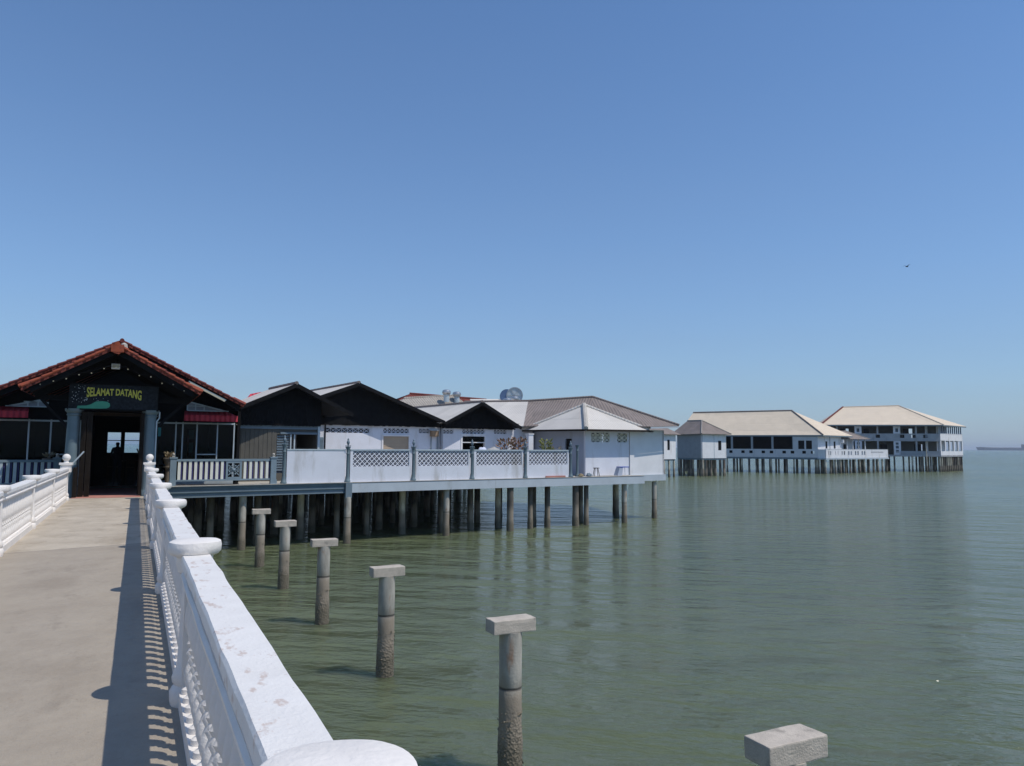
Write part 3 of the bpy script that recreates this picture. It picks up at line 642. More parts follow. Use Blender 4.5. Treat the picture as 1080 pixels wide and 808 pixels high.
fl = empty('floodlight', (-.66, 25.0, 6.42), 'small white floodlight under the peak of the porch gable', 'floodlight')
MB().box(-.78, -.55, 24.94, 25.06, 6.40, 6.56).build('housing', W['wall2'], fl, bevel=.012); MB().box(-.75, -.58, 24.925, 24.937, 6.43, 6.53).build('lens', W['bulb'], fl); MB().tube((-.66, 25.0, 6.56), (-.66, 25.0, 6.95), .015).build('bracket', W['dark'], fl)
tb = empty('tube_lamp', (2.5, 30.45, 6.1), 'pale tube lamp fixed under the right rake of the hall roof', 'lamp')
MB().bar((1.72, 30.5, 6.50), (3.0, 30.5, 5.84), .05, .06).build('tube', W['bulb'], tb); MB().bar((1.68, 30.55, 6.56), (3.04, 30.55, 5.87), .05, .05).build('batten', W['grey'], tb)
def lights(name, pts, label):
    r = empty('fairy_lights', pts[0], label, 'string lights', 'strings of small bulbs on the entrance')
    c = MB()
    for a, b in zip(pts, pts[1:]): c.tube(a, b, .006, n=4)
    c.build('cable', W['dark'], r)
    for a in pts: MB().ball(a[0], a[1], a[2] - .05, .017, 6).build('bulb', W['bulb'], r)
lights('a', [(-2.5 + i * .31, 24.38, 5.72 + (1 - abs(-2.5 + i * .31 + .63) / 2.3) * .75 + .04 * math.sin(i * 3)) for i in range(13)], 'string of small bulbs along the front rafters of the porch gable')
lights('b', [(1.66 + i * .24, 31.5, 5.03 + .02 * math.sin(i * 2.1)) for i in range(9)], 'string of small bulbs under the right red awning')
lights('c', [(-5.0 + i * .33, 31.5, 5.03 + .02 * math.sin(i * 2.7)) for i in range(6)], 'string of small bulbs under the left red awning')

# things in and by the hall
def person(x, y, z, h, ang):
    r = bpy.data.meshes.new('person'); k = h / 1.7
    J = [(0, 0, .95, .15), (0, 0, 1.15, .14), (0, 0, 1.36, .16), (0, 0, 1.47, .06), (0, .01, 1.53, .062), (0, .01, 1.61, .095), (0, 0, 1.68, .07),
         (-.10, 0, .88, .095), (-.11, -.02, .48, .062), (-.12, .02, .08, .042), (-.13, -.14, .035, .038), (.10, 0, .88, .095), (.12, -.03, .48, .062), (.13, .0, .08, .042), (.15, -.16, .035, .038),
         (-.18, 0, 1.40, .062), (-.26, .02, 1.12, .045), (-.20, -.16, .95, .034), (-.17, -.22, .92, .03), (.18, 0, 1.40, .062), (.25, .03, 1.12, .045), (.24, -.10, .90, .034), (.23, -.16, .84, .028)]
    Ed = [(0, 1), (1, 2), (2, 3), (3, 4), (4, 5), (5, 6), (0, 7), (7, 8), (8, 9), (9, 10), (0, 11), (11, 12), (12, 13), (13, 14), (2, 15), (15, 16), (16, 17), (17, 18), (2, 19), (19, 20), (20, 21), (21, 22)]
    r.from_pydata([(a * k, b * k, c * k) for a, b, c, _ in J], Ed, []); r.materials.append(W['clothes'])
    o = bpy.data.objects.new('person', r); COL.objects.link(o); o.location = (x, y, z); o.rotation_euler.z = ang
    sk = o.modifiers.new('skin', 'SKIN'); sk.use_smooth_shade = True; o.modifiers.new('sub', 'SUBSURF').levels = 1; o.modifiers['sub'].render_levels = 2
    for i, j in enumerate(J): r.skin_vertices[0].data[i].radius = (j[3] * k, j[3] * k * (.75 if i in (0, 1, 2) else 1)); r.skin_vertices[0].data[i].use_root = i == 0
    return tag(o, 'person in dark clothes standing inside the hall doorway against the bright windows', 'person')
person(-.72, 36, FLOOR + .02, 1.66, .4)
def table(x, y, rz):
    r = empty('dining_table', (0, 0, 0), 'dark square dining table on the shiny hall floor behind the person', 'table')
    MB().box(-.45, .45, -.45, .45, .70, .745).build('tabletop', W['brown'], r)
    for a in (-.4, .4):
        for b in (-.4, .4): MB().box(a - .025, a + .025, b - .025, b + .025, 0, .699).build('leg', W['brown'], r)
    r.location = (x, y, FLOOR + .02); r.rotation_euler.z = rz; return r
table(-.15, 41, .1)
ch = empty('dining_chair', (0, 0, 0), 'dark dining chair left of the table inside the hall', 'chair', 'chairs inside the hall')
MB().box(-.2, .2, -.2, .2, .43, .46).build('seat', W['brown'], ch); MB().box(-.19, .19, .17, .2, .62, .92).build('backrest', W['brown'], ch)
for a in (-.18, .18): 
    MB().box(a - .02, a + .02, .16, .2, .461, .90).box(a - .02, a + .02, .16, .2, 0, .429).build('leg', W['brown'], ch); MB().box(a - .02, a + .02, -.2, -.16, 0, .429).build('leg', W['brown'], ch)
ch.location = (-1.0, 40.6, FLOOR + .02); ch.rotation_euler.z = 1.4
c2 = clone(ch, (-.2, 39.6, FLOOR + .02), 3.2); c2['label'] = 'dark dining chair in front of the table inside the hall'
def leaves(mb, x, y, z, rx, rz, n, s0, s1, rr):
    for _ in range(n):
        a = rr.random() * 6.28; q = rr.random() ** .5; hh = rr.random(); c = Vector((x + rx * q * math.cos(a) * (.5 + hh * .6), y + rx * q * math.sin(a) * (.5 + hh * .6), z + rz * hh))
        d = Vector((math.cos(a) * .7, math.sin(a) * .7, rr.uniform(.2, 1.1))).normalized() * rr.uniform(s0, s1); w_ = d.cross(Vector((rr.uniform(-1, 1), rr.uniform(-1, 1), .3))).normalized() * d.length * .22
        mb.add([tuple(c), tuple(c + d * .5 + w_), tuple(c + d), tuple(c + d * .5 - w_)], [(0, 1, 2, 3)])
def plant(x, y, z, mt, r_, h, n, label, ls=.14, pot=True, potmat='pot'):
    p = empty('potted_plant', (x, y, z), label, 'potted plant'); rr = random.Random(int(x * 100))
    MB().lathe(x, y, z, [(.13, 0), (.16, .1), (.2, .28), (.22, .3), (.18, .31)], 12).build('pot', W[potmat], p)
    st = MB()
    for k in range(6): a = k * 1.05; st.tube((x, y, z + .28), (x + r_ * .6 * math.cos(a), y + r_ * .6 * math.sin(a), z + .35 + h * .75), .014, .006, 5)
    st.build('stems', W['timber'], p)
    lf = MB(); leaves(lf, x, y, z + .33, r_, h, n, ls * .6, ls * 1.3, rr); lf.build('foliage', mt, p); return p
px, py, _ = T(11.35, .75); plant(px, py, FLOOR, W['leafo'], .38, 1.55, 300, 'orange and red leaved shrub in a pot behind the lattice parapet', .22)
px, py, _ = T(12.1, .8); plant(px, py, FLOOR, W['leafo'], .30, 1.65, 260, 'taller orange leaved shrub, right one of the two behind the lattice parapet', .22)
px, py, _ = T(14.0, 1.0); plant(px, py, FLOOR, W['leafy'], .26, 1.6, 260, 'yellow-green leafy plant beside the white post near the grey wall', .2)
px, py, _ = T(14.65, 1.0); plant(px, py, FLOOR, W['leafd'], .36, 1.25, 150, 'thin dry plant behind the last lattice panel by the grey wall', .16)
plant(1.15, 31.4, FLOOR + .75, W['leafd'], .16, .16, 60, 'stone urn with dry leaves by the right end of the porch', .12)
plant(-2.75, 30.7, FLOOR + .75, W['leafd'], .16, .12, 60, 'stone urn with dry leaves left of the porch', .12)
for x, y, lab in ((1.15, 31.4, 'dark pedestal under the stone urn right of the porch'), (-2.75, 30.7, 'dark pedestal under the stone urn left of the porch')):
    tag(MB().lathe(x, y, FLOOR, [(.2, 0), (.2, .06), (.12, .1), (.12, .66), (.2, .7), (.2, .75)], 10).build('pedestal', W['pot'], loc=(x, y, FLOOR)), lab, 'pedestal', 'urn pedestals beside the porch')
hg = [(.78, 31.9, 4.45, .10, .35, 'turquoise hanging cloth beside the right porch column'), (2.0, 33.1, 4.35, .20, .4, 'upper turquoise cloth hanging inside the glazed front'), (2.0, 33.1, 3.8, .16, .42, 'lower turquoise cloth inside the glazed front')]
for x, y, z, w_, h_, lab in hg:
    m_ = MB(); n = 6
    for i in range(n): m_.box(x - w_ / 2 + w_ * i / n, x - w_ / 2 + w_ * (i + 1) / n, y + .012 * (i % 2), y + .01 + .012 * (i % 2), z + .01 * (i % 3), z + h_)
    tag(m_.build('hanging_cloth', W['cyan'], loc=(x, y, z)), lab, 'cloth', 'turquoise cloths by the glazed front')
tag(MB().tube((1.88, 32.9, FLOOR), (1.88, 32.9, 4.5), .03, n=8).tube((1.88, 32.9, FLOOR), (1.88, 32.9, FLOOR + .05), .12, n=10).build('orange_pole', W['rake'], loc=(1.88, 32.9, FLOOR)), 'thin orange pole standing inside the right glazed front', 'pole')

# ------------------------------------------------------------------ timber gable house beside the hall
def gable_pts(fr, u0, uc, u1, z0, zc, z1, v, zb):  # triangular boarding above zb
    return None
def gable_house(name, label, u0, uc, u1, ze0, zr, ze1, vf, vw, vb, zb, ww, wallmat, roofmat, holes, zr_back=None):
    """gable roof with its ridge running back from the terrace; wall across the front"""
    h = empty(name, T(uc, vw, FLOOR), label, 'house', 'gabled houses on the terrace')
    r = MB(T); r.slab([(uc, vf, zr), (uc, vb, zr), (u0, vb, ze0), (u0, vf, ze0)], .05).slab([(uc, vf, zr), (u1, vf, ze1), (u1, vb, ze1), (uc, vb, zr)], .05)
    ro = r.build('roof', roofmat, h)
    so_ = MB(T); so_.slab([(uc, vf + .02, zr - .055), (uc, vb, zr - .055), (u0 + .03, vb, ze0 - .055), (u0 + .03, vf + .02, ze0 - .055)], .02).slab([(uc, vf + .02, zr - .055), (u1 - .03, vf + .02, ze1 - .055), (u1 - .03, vb, ze1 - .055), (uc, vb, zr - .055)], .02)
    so_.build('soffit', W['dark'], ro)
    b = MB(T); b.bar((uc, vf - .03, zr - .08), (u0, vf - .03, ze0 - .08), .04, .17); b.bar((uc, vf - .034, zr - .08), (u1, vf - .034, ze1 - .08), .04, .17)
    b.build('bargeboard', W['dark'], ro)
    rc = MB(T)
    for i in range(int((vb - vf) / .6)): rc.tube((uc, vf + i * .6, zr + .015), (uc, vf + i * .6 + .62, zr + .02), .09, .075, 8)
    rc.build('ridge_cap', W['roofB'], ro)
    s0 = (zr - ze0) / (uc - u0); s1 = (zr - ze1) / (u1 - uc); a, c = ww
    def zt(u): return (zr - s0 * (uc - u) if u < uc else zr - s1 * (u - uc)) - .07
    g = MB(T); us = [a + (c - a) * i / 60 for i in range(61)] 
    vg = vw - .16
    for i in range(60):      # vertical boards of uneven length
        x0, x1 = us[i] + .004, us[i + 1] - .004; xm = (x0 + x1) / 2; lo = zb - .03 * random.random(); hi = min(zt(x0), zt(x1))
        if hi > lo + .03: o_ = .006 * (i % 2); g.box(x0 - .004, x1 + .004, vg + o_, vg + .03 + o_, lo, hi)
    g.build('gable_boards', W['dark'], h)
    w = MB(); A, B = T(a, vw), T(c, vw); seg = Seg(A, B); seg.wall(w, FLOOR, zb + .3, holes, .14); w.build('wall', wallmat, h)
    w = MB(); Seg(T(a, vb - .2), T(a, vw)).wall(w, FLOOR, min(zt(a), 5.4), [], .14); w.build('side_wall', wallmat, h)
    w = MB(); Seg(T(c, vw), T(c, vb - .2)).wall(w, FLOOR, min(zt(c), 5.4), [], .14); w.build('side_wall', wallmat, h)
    w = MB(); Seg(T(c, vw + 3), T(a, vw + 3)).wall(w, FLOOR, 5.3, [], .05); w.build('inner_wall', W['int'], h)
    MB(T).box(a + .05, c - .05, vw + .02, vb - .3, zb + .32, zb + .35).build('ceiling', W['int'], h)
    return h, seg
h1, s1 = gable_house('timber_house', 'house with dark timber gable and grey-brown board wall, next to the entrance hall', -1.85, .96, 3.62, 5.60, 6.87, 5.62, 2.0, 2.85, 6.5, 5.02, (-1.35, 2.35), W['board'],
    W['roofL'], [(1.75, 3.62, 2.9, 4.62)])
w = MB()
for i in range(9): s1.box(w, .02 + i * .19, .18 + i * .19, FLOOR, 5.0, .002, .012 + .006 * (i % 2))
w.build('boarding', W['board'], h1)
w = MB(); s1.box(w, -.02, 3.72, 4.85, 5.03, .004, .06); s1.box(w, 1.9, 3.72, 4.63, 4.72, .0, .05); w.build('lintel', W['fascia'], h1)
w = MB(); s1.box(w, 2.35, 2.41, 2.9, 4.62, -.08, .02); s1.box(w, 2.52, 2.58, 2.9, 4.62, -.08, .02); s1.box(w, 3.60, 3.70, 2.56, 5.0, .0, .08); w.build('window_frame', W['steelw'], h1)
w = MB(); 
for i in range(14): s1.box(w, 1.78, 2.34, 3.0 + i * .115, 3.07 + i * .115, -.10, -.05)
w.build('louvres', W['fascia'], h1)
h2, s2 = gable_house('white_gabled_house', 'white walled house with the widest dark gable and a tan shutter, middle of the terrace', .15, 5.04, 10.0, 5.50, 7.32, 5.50, 4.85, 5.7, 14.5, 5.18, (.6, 10.2), W['wall'], W['roofL'],
    [(3.02, 5.42, 4.79, 5.02), (6.2, 7.68, 4.82, 5.05), (8.28, 8.95, 4.84, 5.07), (6.2, 7.68, 3.55, 4.64)])
w = MB(); vents(w, s2, 3.02, 5.42, 4.79, 5.02, 8); vents(w, s2, 6.2, 7.68, 4.82, 5.05, 6); vents(w, s2, 8.28, 8.95, 4.84, 5.07, 3); w.build('vent_blocks', W['wall'], h2)
w = MB(); s2.box(w, 6.2, 7.68, 3.55, 4.64, -.1, -.07)
for i in range(6): s2.box(w, 6.2, 7.68, 3.58 + i * .18, 3.72 + i * .18, -.07, -.062)
sh = w.build('shutter', W['tan'], h2)
w = MB()
for a, b, c, d in ((6.12, 6.2, 3.5, 4.72), (7.68, 7.76, 3.5, 4.72), (6.2, 7.68, 4.64, 4.72)): s2.box(w, a, b, c, d, -.03, .03)
w.build('window_frame', W['wall2'], h2)
w = MB(); s2.box(w, 3.0, 3.06, FLOOR, 5.17, .0, .05); w.build('down_pipe', W['dark'], h2)
w = MB(); s2.box(w, 2.55, 2.95, 3.2, 4.55, .0, .03)
for i in range(9): s2.box(w, 2.56, 2.94, 3.95 + i * .065, 3.985 + i * .065, .03, .05)
w.build('louvred_door', W['grey'], h2)
h3, s3 = gable_house('white_gabled_house', 'small dark gabled house with white wall and an open window, right of the widest gable', 10.08, 12.46, 15.12, 5.44, 6.64, 5.28, 4.92, 5.72, 15, 5.14, (10.25, 16.5), W['wall'], W['roofL'],
    [(.12, .80, 4.84, 5.04), (1.38, 2.85, 4.86, 5.08), (3.5, 4.36, 4.88, 5.09), (1.38, 2.85, 3.5, 4.70)])
w = MB(); vents(w, s3, .12, .80, 4.84, 5.04, 3); vents(w, s3, 1.38, 2.85, 4.86, 5.08, 6); vents(w, s3, 3.5, 4.36, 4.88, 5.09, 4); w.build('vent_blocks', W['wall'], h3)
w = MB()
for a, b, c, d in ((1.28, 1.38, 3.4, 4.84), (2.85, 2.91, 3.4, 4.84), (1.38, 2.85, 4.70, 4.84), (1.38, 2.85, 4.33, 4.38)): s3.box(w, a, b, c, d, -.03, .03)
fr = w.build('window_frame', W['wall2'], h3); w = MB()
for i in range(3): s3.box(w, 1.39 + i * .49, 1.86 + i * .49, 4.39, 4.69, -.06, -.04)
w.build('pane', W['glass'], fr)
cbx = empty('wall_box', T(9.72, 5.55, 4.66), 'tan box with conduits hanging on the white wall between two gables', 'box')
MB(T).box(9.55, 9.97, 5.42, 5.69, 4.66, 4.96).build('box', W['timber'], cbx, bevel=.01)
for u in (9.60, 9.98): MB(T).tube((u, 5.62, 4.66), (u, 5.62, 3.0), .03, n=6).build('conduit', W['fascia'], cbx)
MB(T).box(9.5, 10.02, 5.40, 5.69, 4.965, 4.99).build('cover', W['cloth2'], cbx)
# heaps of cloth behind the parapet
def heap(u, v, z, rx, rz, mt, lab, nm='cloth_heap'):
    bm = bmesh.new(); bmesh.ops.create_icosphere(bm, subdivisions=4, radius=1)
    for vv in bm.verts:
        d = vv.co.copy(); k = 1 + .28 * noise.noise(d * 2.1 + Vector((u, 0, 0))) + .12 * noise.noise(d * 6 + Vector((u, 3, 0))); vv.co = Vector((d.x * rx, d.y * rx * .6, d.z * rz)) * k
        if vv.co.z < 0: vv.co.z *= .35
    me = bpy.data.meshes.new(nm); bm.to_mesh(me); bm.free(); me.materials.append(mt); o = bpy.data.objects.new(nm, me); COL.objects.link(o); o.location = T(u, v, z); me.polygons.foreach_set('use_smooth', [True] * len(me.polygons))
    return tag(o, lab, 'cloth heap')
bn = empty('bench', T(11.6, 2.2, FLOOR), 'long timber bench holding the heaped cloths behind the lattice parapet', 'bench')
MB(T).box(10.3, 12.3, 1.95, 2.5, 3.55, 3.60).build('top', W['timber'], bn)
for u in (10.4, 12.2):
    for v in (2.0, 2.45): MB(T).box(u - .03, u + .03, v - .03, v + .03, FLOOR, 3.548).build('leg', W['timber'], bn)
heap(10.75, 2.2, 3.72, .34, .36, W['cloth1'], 'pale lavender cloth heap under the open window'); heap(11.45, 2.2, 3.70, .52, .36, W['cloth2'], 'grey rumpled tarpaulin heap beside the lavender cloth')

# ------------------------------------------------------------------ corner house
ch4 = empty('corner_house', T(19, 3, FLOOR), 'white corner house under a pale pyramid roof at the end of the terrace', 'house')
w = MB(); sa = Seg(T(16.74, 1.05), T(20.0, 1.05)); sa.wall(w, FLOOR, 5.12, [(.42, 1.78, 4.42, 4.92), (2.35, 3.12, 4.42, 4.92)], .14); w.build('front_wall', W['wall'], ch4)
w = MB(); vents(w, sa, .42, 1.78, 4.42, 4.67, 4, .04); vents(w, sa, .42, 1.78, 4.67, 4.92, 4, .04); vents(w, sa, 2.35, 3.12, 4.42, 4.67, 2, .04); vents(w, sa, 2.35, 3.12, 4.67, 4.92, 2, .04)
for a, b in ((.42, 1.78), (2.35, 3.12)): sa.box(w, a, b, 4.655, 4.685, -.11, -.02)
w.build('vent_blocks', W['cream'], ch4)
w = MB(); sb = Seg(T(16.74, 6.6), T(16.74, 1.19)); sb.wall(w, FLOOR, 5.12, [(3.75, 4.35, 2.58, 4.6)], .14); w.build('left_wall', W['bluegrey'], ch4)  # left wall coloured darker than the front for its shade
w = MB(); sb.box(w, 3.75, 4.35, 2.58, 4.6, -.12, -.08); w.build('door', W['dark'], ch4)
w = MB(); sc_ = Seg(T(20.0, .99), T(22.75, .99)); sc_.wall(w, 2.40, 5.16, [(.9, 1.25, 5.03, 5.12), (1.5, 1.9, 5.03, 5.12)], .14); Seg(T(22.75, .99), T(22.75, 6.2)).wall(w, 2.40, 5.16, [], .14); Seg(T(20.0, 1.2), T(20.0, .6)).wall(w, 2.58, 5.1, [], .02, .0, .2)
w.build('right_wall', W['wall2'], ch4)
w = MB(); Seg(T(22.4, 6.3), T(16.8, 6.3)).wall(w, FLOOR, 5.2, [], .1); w.build('rear_wall', W['wall2'], ch4)
MB(T).box(16.9, 22.3, 1.3, 6.1, 5.0, 5.04).build('ceiling', W['int'], ch4)
def hiproof(fr, name, mt, par, tris, ribs, capmat, th=.05, rib_r=.09):
    r = MB(fr)
    for t3 in tris: r.slab(t3, th)
    ro = r.build(name, mt, par)
    if ribs:
        c = MB(fr)
        for a, b in ribs:
            a = Vector(a); b = Vector(b); n = max(1, int((b - a).length / .5))
            for i in range(n): c.tube(tuple(a.lerp(b, i / n) + Vector((0, 0, .02))), tuple(a.lerp(b, min(1, (i + 1.1) / n)) + Vector((0, 0, .035))), rib_r, rib_r * .85, 8)
        c.build('ridge_cap', capmat, ro)
    return ro
ap = (18.43, 3.2, 6.60); cA = (15.68, 5.6, 5.13); cB = (16.24, .4, 5.11); cC = (20.98, .4, 5.14); cD = (21.0, 3.4, 5.3)
hiproof(T, 'pyramid_roof', W['roofL'], ch4, [[ap, cA, cB], [ap, cB, cC]], [(ap, cA), (ap, cC)], W['roofL'])
hiproof(T, 'front_hip', W['roofL'], ch4, [], [(ap, cB)], W['ledge'], rib_r=.15)
w = MB(T); w.bar((16.24, .37, 5.05), (20.98, .37, 5.08), .03, .1); w.bar((16.21, .4, 5.05), (15.66, 5.6, 5.07), .03, .1); w.build('eaves_board', W['brown'], ch4)
rR = (21.63, 6.2, 7.36); rL = (18.84, 9.5, 7.14); eL = (15.47, 5.2, 5.36); eR = (23.3, .3, 5.44); eM = (18.6, 2.9, 5.40)
# big brown roof behind the pyramid
hiproof(T, 'main_roof', W['roofB'], ch4, [[rL, eL, eM, rR], [rR, eM, (20.9, .25, 5.34), eR], [rR, eR, (26.2, 7.5, 5.4)], [rL, rR, (26.2, 7.5, 5.4), (22, 15, 5.3)]], [(rL, rR), (rR, eR)], W['roofB'])
hiproof(T, 'side_roof', W['roofL'], ch4, [[rL, (16.6, 14.0, 7.2), (13.2, 9.0, 5.30), eL]], [(rL, (16.6, 14, 7.2))], W['roofB'])
w = MB(T); w.bar((20.9, .22, 5.26), (23.28, .27, 5.35), .03, .1); w.build('eaves_board', W['slab'], ch4)
wp = empty('white_post', T(13.15, 2.6, FLOOR), 'white panelled post standing between the orange and yellow plants', 'post')
MB(T).box(13.4, 13.72, 1.75, 2.0, FLOOR, 4.78).build('shaft', W['wall2'], wp, bevel=.015); MB(T).box(13.37, 13.75, 1.72, 2.03, 4.781, 4.84).build('cap', W['wall2'], wp)

st = empty('stool', (0, 0, 0), 'dark four-legged stool against the white corner house wall', 'stool', 'stools on the ledge by the corner house')
MB().lathe(0, 0, .42, [(.17, 0), (.18, .015), (.17, .03)], 14).build('seat', W['brown'], st)
for a in range(4): MB().tube((.11 * math.cos(a * 1.57 + .5), .11 * math.sin(a * 1.57 + .5), .42), (.20 * math.cos(a * 1.57 + .5), .20 * math.sin(a * 1.57 + .5), 0), .018, .018, 6).build('leg', W['brown'], st)
st.location = T(16.85, .28, 2.576)
s5 = empty('stool', T(18.75, .3, 2.576), 'folding stool with blue top and a grey side board, right one on the ledge', 'stool', 'stools on the ledge by the corner house')
MB(T).box(18.5, 19.15, .15, .5, 3.02, 3.07).build('seat', W['blue'], s5, bevel=.01)
for a, b in ((19.1, .17), (19.1, .48)): MB(T).tube((a, b, 3.02), (a + .04, b, 2.577), .015, n=6).build('leg', W['steelw'], s5)
MB(T).hexa([(18.28, .15, 2.577), (18.62, .15, 2.577), (18.62, .48, 2.577), (18.28, .48, 2.577), (18.45, .17, 3.018), (18.7, .17, 3.018), (18.7, .47, 3.018), (18.45, .47, 3.018)]).build('side_board', W['bluegrey'], s5, bevel=.01)
tag(MB(T).box(13.2, 14.45, -.10, .0 - .03, 2.577, 2.66).build('plank', W['redp'], loc=T(13.8, -.05, 2.577), bevel=.006), 'faded red plank lying on the ledge under the last lattice panel', 'plank')
heap(15.55, -.0, 2.62, .16, .12, W['leafd'], 'small bundle of dry rope on the ledge by the last parapet post', 'rope_bundle')['category'] = 'rope'
heap(16.2, .1, 2.62, .17, .14, W['fascia'], 'dark sack lying on the ledge left of the stool', 'sack')['category'] = 'sack'

# rear roofs of the pier complex
rr_ = empty('rear_building', T(14, 16, FLOOR), 'low building behind the gables with grey roofs and red ridge tiles', 'building')
w = MB(); Seg(T(9, 15.2), T(20, 15.2)).wall(w, FLOOR, 6.2, [], .15); Seg(T(20, 15.2), T(20, 22)).wall(w, FLOOR, 6.2, [], .15); Seg(T(9, 22), T(9, 15.2)).wall(w, FLOOR, 6.2, [], .15); w.build('wall', W['wall2'], rr_)
hiproof(T, 'grey_roof', W['roofG'], rr_, [[(10.5, 13.2, 6.0), (18.0, 13.2, 5.9), (16.6, 15.4, 7.78), (12.6, 15.4, 7.38)], [(12.6, 15.4, 7.35), (9.4, 17, 6.0), (10.5, 13.2, 6.0)], [(18, 13.2, 5.9), (20.5, 17, 6.2), (16.6, 15.4, 7.70)]], [((12.6, 15.4, 7.35), (16.6, 15.4, 7.72))], W['roofG'])
hiproof(T, 'red_roof', W['tile'], rr_, [[(12.4, 17, 7.1), (22.8, 17, 7.0), (21.5, 19, 7.80), (14.8, 19, 7.98)], [(14.8, 19, 7.98), (21.5, 19, 7.80), (24, 24, 6.4), (12, 24, 6.4)]], [((14.8, 19, 7.98), (21.5, 19, 7.80))], W['rake2'])
hiproof(T, 'pale_roof', W['roofL'], rr_, [[(16.2, 11.5, 6.3), (20.2, 12.5, 6.3), (21.5, 16.5, 7.75), (17.9, 15.5, 7.55)]], [], W['roofL'])
r2 = empty('side_building', T(-3, 12, FLOOR), 'low building behind the timber gable with a strip of red roof showing', 'building')
hiproof(T, 'roof', W['redm'], r2, [[(.2, 8.4, 6.2), (2.6, 8.4, 6.2), (2.3, 10, 7.15), (1.0, 10, 6.85)]], [], W['roofL']); 
w = MB(); Seg(T(-.5, 7.6), T(2.3, 7.6)).wall(w, FLOOR, 6.2, [], .15); w.build('wall', W['board'], r2)
va = empty('roof_ventilator', (0, 0, 0), 'x', 'roof ventilator', 'turbine ventilators on the roofs')
MB().lathe(0, 0, -.45, [(.19, 0), (.19, .5), (.21, .52)], 14).build('neck', W['steelw'], va)
w = MB().lathe(0, 0, .07, [(.21, 0), (.28, .07), (.31, .17), (.27, .28), (.16, .34), (.02, .36)], 20); 
for i in range(20): a = i * math.pi / 10; w.bar((.23 * math.cos(a), .23 * math.sin(a), .06), (.28 * math.cos(a + .12), .28 * math.sin(a + .12), .33), .012, .04)
w.build('turbine', W['steel'], va)
for i, (u, v, z, lab) in enumerate([(15.30, 14.3, 7.62, 'metal turbine ventilator, left one on the grey roof above the gables'), (16.35, 14.7, 7.55, 'metal turbine ventilator half hidden behind the grey roof ridge, second from left'),
        (19.1, 12.4, 7.10, 'metal turbine ventilator nearest the gable peak, left of the round tank'), (21.1, 14.4, 7.42, 'low metal turbine ventilator in front of the round tank')]):
    o = va if i == 0 else clone(va); o.location = T(u, v, z); o['label'] = lab
tk = empty('water_tank', T(21.5, 15.5, 7.4), 'big round steel tank lying on its side on the roofs, dark blue left side', 'tank')
c0 = Vector(T(21.9, 15.6, 8.0)); ax = Vector((-.80, .60, 0)); fa = Vector((-.40, -.92, 0)).normalized()
# drum with its axis facing the terrace
w = MB(); a = c0 + fa * .0; w.tube(tuple(a), tuple(a - fa * .9), .60, n=32); w.build('drum', W['steelw'], tk)
w = MB(); n = 32; x_ = Vector((fa.y, -fa.x, 0)); 
for i in range(n):
    a1, a2 = 2 * math.pi * i / n, 2 * math.pi * (i + 1) / n
    P = [c0 + fa * q + (x_ * math.cos(t__) + Vector((0, 0, 1)) * math.sin(t__)) * rr2 for q in (.0, .05) for t__, rr2 in ((a1, .57), (a2, .57), (a2, .63), (a1, .63))]
    w.hexa([tuple(p) for p in P])
for an in (0, 1.05, 2.1): w.bar(tuple(c0 + fa * .03 + (x_ * math.cos(an) + Vector((0, 0, math.sin(an)))) * .56), tuple(c0 + fa * .03 - (x_ * math.cos(an) + Vector((0, 0, math.sin(an)))) * .56), .03, .03)
w.build('rim', W['steel'], tk)
cb_ = c0 - x_ * .85 + Vector((0, 0, -.05)); cb_ = c0 + Vector((-.55, .25, -.03))
w = MB(); w.tube(tuple(cb_), tuple(cb_ - fa * .7), .5, n=24); w.build('side_drum', W['bluet'], tk)
w = MB(); w.box(c0.x - .55, c0.x + .35, c0.y + .1, c0.y + .7, 6.9, 7.42); w.build('stand', W['fascia'], tk)

# ------------------------------------------------------------------ far buildings
def far_piles(par, segs, h, rows, step, mts, back, rad=.15):
    ms = [pile_mesh(rad, h, W[m_], k) for k, m_ in enumerate(mts)]
    for sg_ in segs:
        for r_ in range(rows):
            n = max(2, int(sg_.L / (step * (1 + .5 * r_)))); 
            for i in range(n + 1):
                q = sg_.p(.15 + (sg_.L - .3) * min(1, max(0, (i + (0 if r_ == 0 else random.uniform(-.3, .3))) / n)), -.25 - back * r_ / max(1, rows - 1)); put_pile(random.choice(ms), q[0], q[1], par)
hut = empty('stilt_hut', (74, 83, 0), 'white hut on stilts with brown hip roof, left of the long pale roof', 'hut')
Lh = [(72.75, 87.2), (72.75, 81.8), (77.9, 82.3), (78.2, 88)]
sL = Seg(Lh[0], Lh[1]); sF = Seg(Lh[1], Lh[2]); sR = Seg(Lh[2], Lh[3])
w = MB(); sL.wall(w, 2.60, 6.1, [], .15); w.build('side_wall', W['shade'], hut)  # side wall coloured grey for its shade, front left white
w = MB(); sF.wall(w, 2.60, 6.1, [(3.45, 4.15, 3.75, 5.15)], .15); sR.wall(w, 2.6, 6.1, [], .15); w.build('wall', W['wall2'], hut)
w = MB(); sF.box(w, 3.47, 4.13, 3.77, 5.13, -.12, -.06); wn = w.build('window', W['int'], hut)
w = MB(); sF.box(w, 2.55, 2.62, 2.62, 6.05, .0, .03); w.build('down_pipe', W['steelw'], hut)
MB().prism([(72.8, 87.1), (72.8, 81.9), (77.9, 82.4), (78.1, 87.9)], 2.35, 2.595).build('floor', W['fascia'], hut)
e = [(72.1, 88, 6.05), (72.2, 81.2, 6.13), (78.5, 81.8, 6.13), (78.8, 88.6, 6.05)]; a1, a2 = (74.7, 83.9, 8.15), (74.9, 87.3, 8.2)
